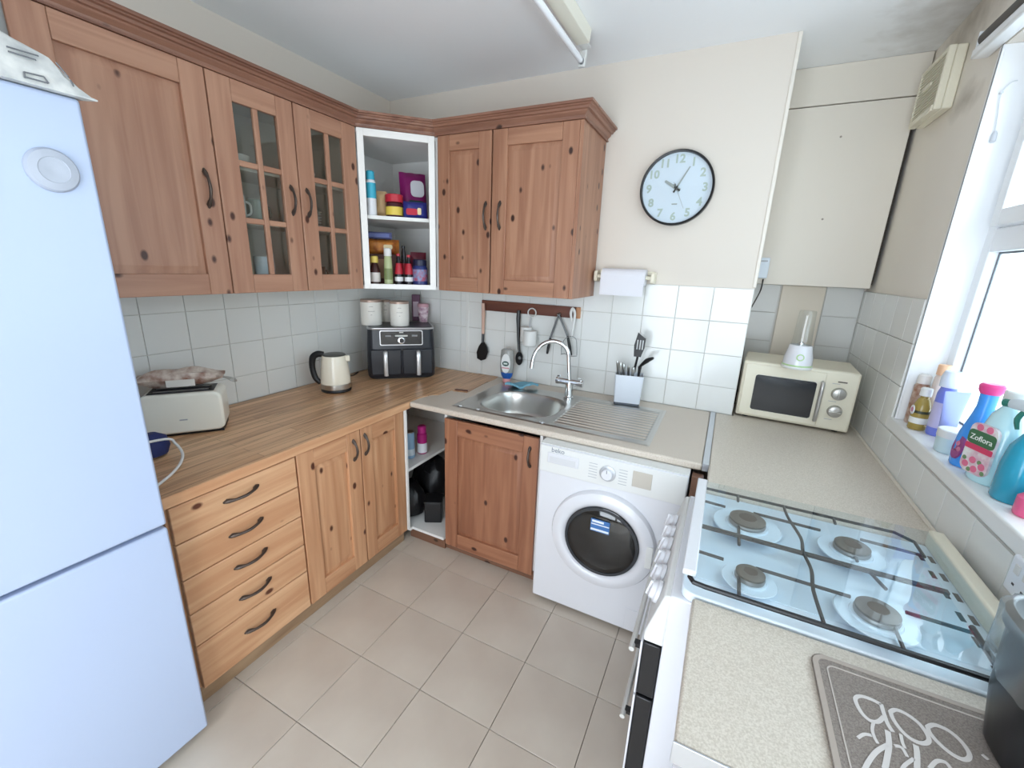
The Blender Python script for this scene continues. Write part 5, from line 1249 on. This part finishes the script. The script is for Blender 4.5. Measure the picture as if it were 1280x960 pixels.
bm = nb(); lathe(bm, [(.017, 0), (.0165, .002)], seg=24, M=Ml); lb = obj('round_label', bm, mat('label_white', (230, 228, 228), .4), u)
bm = nb(); lathe(bm, [(.009, .002), (.0085, .0026)], seg=16, M=Ml); obj('label_flower', bm, mat('flower_pink', (206, 120, 150), .4), lb)
# cream tube standing on its cap
u = thing('hand_cream_tube', 'lilac cream tube standing on its cap on the window sill', 'tube', (2.848, -.552, ZI), math.radians(20))
bm = nb(); lathe(bm, [(.017, 0), (.018, .022)], seg=20); obj('cap', bm, mat('tube_cap', (196, 206, 230), .4), u)
bm = nb(); rs = []
for t in range(7):
    s = t/6; z = .0225+.155*s; a_, b_ = .020+.020*s, .020*(1-s)+.0012
    rs.append(ring(bm, [(a_*math.cos(k*math.pi/10), b_*math.sin(k*math.pi/10), z) for k in range(20)]))
for a, b in zip(rs, rs[1:]): bridge(bm, a, b)
bm.faces.new(list(reversed(rs[0]))); bm.faces.new(rs[-1]); obj('tube', bm, mat('tube_lilac', (150, 160, 216), .35), u)
# white tub
u = thing('tub', 'round white tub with flat lid on the window sill', 'tub', (2.832, -.655, ZI), 0)
bm = nb(); lathe(bm, [(.036, 0), (.039, .004), (.041, .050)], seg=32); obj('pot', bm, mat('tub_teal', (196, 216, 220), .35), u)
bm = nb(); lathe(bm, [(.0425, .0502), (.0425, .072), (.040, .075)], seg=32); obj('lid', bm, WPLAST, u)
# blue bottle with pink cap
u = thing('cleaner_bottle', 'bright blue cleaner bottle with pink cap on the window sill', 'bottle', (2.830, -.768, ZI), math.radians(10))
CB = mat('cleaner_blue', (70, 150, 232), .25)
bm = nb(); lathe(bm, [(.034, 0), (.038, .006), (.040, .05), (.036, .10), (.024, .155), (.019, .185), (.020, .222)], seg=28, sx=1, sy=.95); cb_ = obj('bottle_body', bm, CB, u)
bm = nb(); lathe(bm, [(.021, .2222), (.026, .232), (.027, .246), (.022, .252)], seg=24); obj('cap', bm, mat('cap_pink2', (226, 70, 140), .35), u)
bm = nb(); lathe(bm, [(.024, -.003), (.023, .002)], seg=24, sx=.8, sy=1.5, M=frame_m((-.037, -.008, .058), (0, -1, 0), (.1, 0, 1), (-1, 0, 0))); lb = obj('front_label', bm, mat('label_mauve', (150, 70, 128), .4), cb_)
for dy, dz in ((0, .012), (.006, -.008), (-.008, -.004)):
    bm = nb(); lathe(bm, [(.0075, .002), (.007, .0028)], seg=12, M=frame_m((-.037, -.008+dy, .058+dz), (0, -1, 0), (.1, 0, 1), (-1, 0, 0))); obj('label_flower', bm, mat('flower_pink', (206, 120, 150), .4), lb)
# clear disinfectant bottle with printed label
u = thing('disinfectant_bottle', 'clear bottle with green and pink flowered name label on the window sill', 'bottle', (2.832, -.872, ZI), 0); u.scale = (1.08, 1.2, 1.14)
CLB = mat('clear_liquid', (190, 226, 232), .12, coat=.3)
bm = nb(); lathe(bm, [(.036, 0), (.040, .006), (.041, .12), (.030, .165), (.016, .185), (.015, .195)], seg=28, sx=.85, sy=1.05); zb_ = obj('bottle_body', bm, CLB, u)
bm = nb(); lathe(bm, [(.018, .1955), (.018, .222), (.015, .225)], seg=20); obj('cap', bm, WPLAST, u)
nl = Vector((-.86, -.51, 0)); rl = Vector((0, 0, 1)).cross(nl)*1
# label facing the room: plate standing just off the curved body
LBM = frame_m(Vector((-.0335, -.012, 0)), (.33, -.944, 0), (0, 0, 1), (-.944, -.33, 0))
bm = nb(); prism(bm, rrect(-.034, .034, .018, .140, .018, 4), -.004, .003, LBM); zl_ = obj('front_label', bm, mat('label_cream', (226, 228, 222), .4, var=(48, (206, 160, 176))), zb_)
bm = nb(); prism(bm, rrect(-.034, .034, .088, .122, .010, 4), .003, .004, LBM); obj('label_green', bm, mat('zg', (62, 106, 70), .4), zl_)
bm = nb(); prism(bm, rrect(-.034, .034, .074, .0875, .003, 2), .003, .004, LBM); obj('label_red', bm, mat('zr', (206, 60, 96), .4), zl_)
oo = Vector(u.location)
t_ = text('lettering', 'Zoflora', .0185, mat('letter_white', (240, 240, 236), .5), zl_, LBM @ Vector((0, .104, .0044)), LBM.to_3x3() @ Vector((1, 0, 0)), (0, 0, 1), depth=.0003)
for a_, z_ in ((-.02, .035), (.004, .03), (.02, .042), (-.005, .05), (-.012, .130), (.012, .131)):
    bm = nb(); lathe(bm, [(.0085, .003), (.008, .0038)], (a_, z_, 0), 12, M=LBM); obj('label_flower', bm, mat('flower_rose', (216, 110, 140), .4), zl_)
for a_, z_ in ((-.026, .048), (.012, .05), (.026, .028), (-.008, .025)):
    bm = nb(); lathe(bm, [(.0055, .003), (.005, .0036)], (a_, z_, 0), 10, M=LBM); obj('label_leaf', bm, mat('leaf_green', (110, 140, 96), .4), zl_)
# teal trigger spray
u = thing('spray_bottle', 'teal trigger spray bottle on the window sill', 'spray bottle', (2.838, -.985, ZI), math.radians(118))
TEAL = mat('spray_teal', (40, 148, 176), .2, coat=.3)
bm = nb(); lathe(bm, [(.036, 0), (.040, .006), (.040, .09), (.034, .14), (.018, .175), (.014, .19)], seg=28); sb_ = obj('bottle_body', bm, TEAL, u)
bm = nb(); lathe(bm, [(.016, .1905), (.016, .21), (.013, .214)], seg=18); obj('collar', bm, mat('spray_grey', (196, 204, 208), .4), u)
bm = nb(); tube(bm, [(-.03, 0, .232), (.0, 0, .236), (.05, 0, .236), (.07, 0, .232)], [.012, .016, .013, .009], 10, sm=3, flat=1.1); th_ = obj('spray_head', bm, mat('spray_grey', (196, 204, 208), .4), u)
bm = nb(); tube(bm, [(.068, 0, .233), (.082, 0, .232)], .010, 10); obj('nozzle', bm, mat('nozzle_green', (40, 110, 96), .4), th_)
bm = nb(); tube(bm, [(.035, 0, .226), (.045, 0, .20), (.038, 0, .175)], [.006, .006, .004], 8, sm=3); obj('trigger', bm, mat('nozzle_green', (40, 110, 96), .4), th_)
bm = nb(); tube(bm, [(0, 0, .212), (0, 0, .23)], .013, 10); obj('neck', bm, mat('spray_grey', (196, 204, 208), .4), th_)
bottle('pink_bottle', 'small pink bottle next to the teal spray on the window sill', 'bottle', (2.832, -1.072, ZI), [(.024, 0), (.027, .005), (.027, .045), (.018, .055)], mat('pinkb', (226, 96, 140), .3), [(.016, .0555), (.015, .075)], WPLAST)

# ------------------------------------------------------------------ drying mat
ZM = ZW+.0006
u = thing('drying_mat', 'grey-brown drying mat with white script lettering beside the hob', 'mat', (2.57, -1.69, ZM))
MATM = mat('mat_fibre', (150, 140, 132), .95, bump=(900, .6, .002), var=(420, (122, 112, 105)))
bm = nb(); prism(bm, rrect(2.374, 2.765, -1.838, -1.545, .022, 5), ZM, ZM+.008); obj('pad', bm, MATM, u, bev=.003)
EDG = mat('mat_edge', (168, 156, 146), .9)
def loop_pts(i, z): return [Vector((x, y, z)) for x, y in rrect(2.374+i, 2.765-i, -1.838+i, -1.548-i, max(.004, .022-i*.4), 5)]
bm = nb(); ribbon(bm, loop_pts(.005, ZM+.0082), .009, h=.001, closed=True); obj('edge_binding', bm, EDG, u)
bm = nb(); ribbon(bm, loop_pts(.022, ZM+.0081), .0022, h=.0012, closed=True); obj('stitching', bm, mat('mat_stitch', (186, 176, 168), .9), u)
SC = mat('mat_lettering', (206, 200, 196), .9)
def zp_(pts): return [at(1000+a/4.571, 800+b/4.571, 'z', ZM+.0084) for a, b in pts]
strokes = [
    ([(462, 368), (400, 338), (345, 322), (316, 335), (328, 378), (360, 428), (402, 462), (446, 468), (478, 440)], .0062),
    ([(462, 366), (478, 420), (500, 480), (530, 526)], .0062),
    ([(420, 470), (412, 512), (424, 556), (444, 592)], .0045),
    ([(330, 560), (366, 540), (408, 546)], .0045),
    ([(500, 520), (508, 600), (496, 680), (484, 740)], .0075),
    ([(500, 602), (440, 636), (396, 690), (366, 745)], .0062),
    ([(540, 606), (580, 616), (612, 668)], .0045), ([(575, 540), (585, 590), (600, 620)], .0045),
    ([(660, 602), (668, 650), (668, 740)], .0072), ([(650, 680), (600, 715), (580, 745)], .0045),
    ([(740, 735), (780, 694), (830, 700), (860, 735)], .005), ([(1040, 655), (1075, 685)], .0045)]
for pts, w_ in strokes:
    bm = nb(); ribbon(bm, smooth_pts(zp_(pts), 5), w_, h=.0009); obj('lettering', bm, SC, u)
for pts in ([(516, 412), (545, 400), (600, 420), (670, 470), (720, 530), (736, 578), (700, 592), (640, 570), (580, 520), (532, 455)],
            [(728, 498), (770, 486), (850, 520), (920, 580), (966, 648), (958, 682), (915, 678), (850, 640), (784, 582), (740, 530)]):
    P_ = zp_(pts); P_ = smooth_pts(P_+[P_[0]], 4)[:-1]
    bm = nb(); ribbon(bm, P_, .0062, h=.0009, closed=True); obj('lettering', bm, SC, u)

# ------------------------------------------------------------------ small black bin with a bag, wall fitting
u = thing('bin', 'small black bin with a clear liner bag on the drying mat', 'bin', (2.662, -1.640, ZM+.0105), 0)
bm = nb(); lathe(bm, [(.060, 0), (.068, .006), (.080, .09), (.086, .20), (.084, .202), (.076, .09), (.062, .012)], seg=36, power=3); obj('tub', bm, mat('bin_black', (24, 24, 26), .3), u)
bm = nb(); lathe(bm, [(.0865, .202), (.092, .206), (.093, .226), (.086, .234), (.074, .232), (.073, .21)], seg=36, power=3, cap0=False, cap1=False); obj('rim', bm, mat('bin_black', (24, 24, 26), .3), u)
rnd = random.Random(4); bm = nb(); rs = []
for k, (r_, z_) in enumerate(((.080, .228), (.088, .238), (.096, .232), (.097, .20), (.095, .16), (.093, .13))):
    rs.append(ring(bm, [((r_+rnd.uniform(-.003, .004)*(k > 1))*math.copysign(abs(math.cos(a))**.67, math.cos(a)), (r_+rnd.uniform(-.003, .004)*(k > 1))*math.copysign(abs(math.sin(a))**.67, math.sin(a)), z_+(rnd.uniform(-.022, .02) if k == 5 else 0)) for a in [2*math.pi*j/36 for j in range(36)]]))
for a, b in zip(rs, rs[1:]): bridge(bm, a, b)
obj('liner_bag', bm, BAGFILM, u)
q = at(1272, 716, 'x', W-.012)
u = thing('wall_socket', 'white plastic socket plate on the tiles behind the cooker', 'socket', (W-.0105, q.y-.03, q.z-.03))
obj('plate', B(W-.022, W-.0105, q.y-.08, q.y+.012, q.z-.045, q.z+.040), mat('socket_white', (232, 236, 242), .35), u, bev=.006, seg=3)
for dy in (-.05, -.018): obj('switch', B(W-.0255, W-.0222, q.y+dy-.008, q.y+dy+.008, q.z+.005, q.z+.026), WPLAST, u, bev=.001)
for dy in (-.05, -.018):
    obj('pin_hole', B(W-.0226, W-.0221, q.y+dy-.004, q.y+dy+.004, q.z-.022, q.z-.017), DGREY, u)
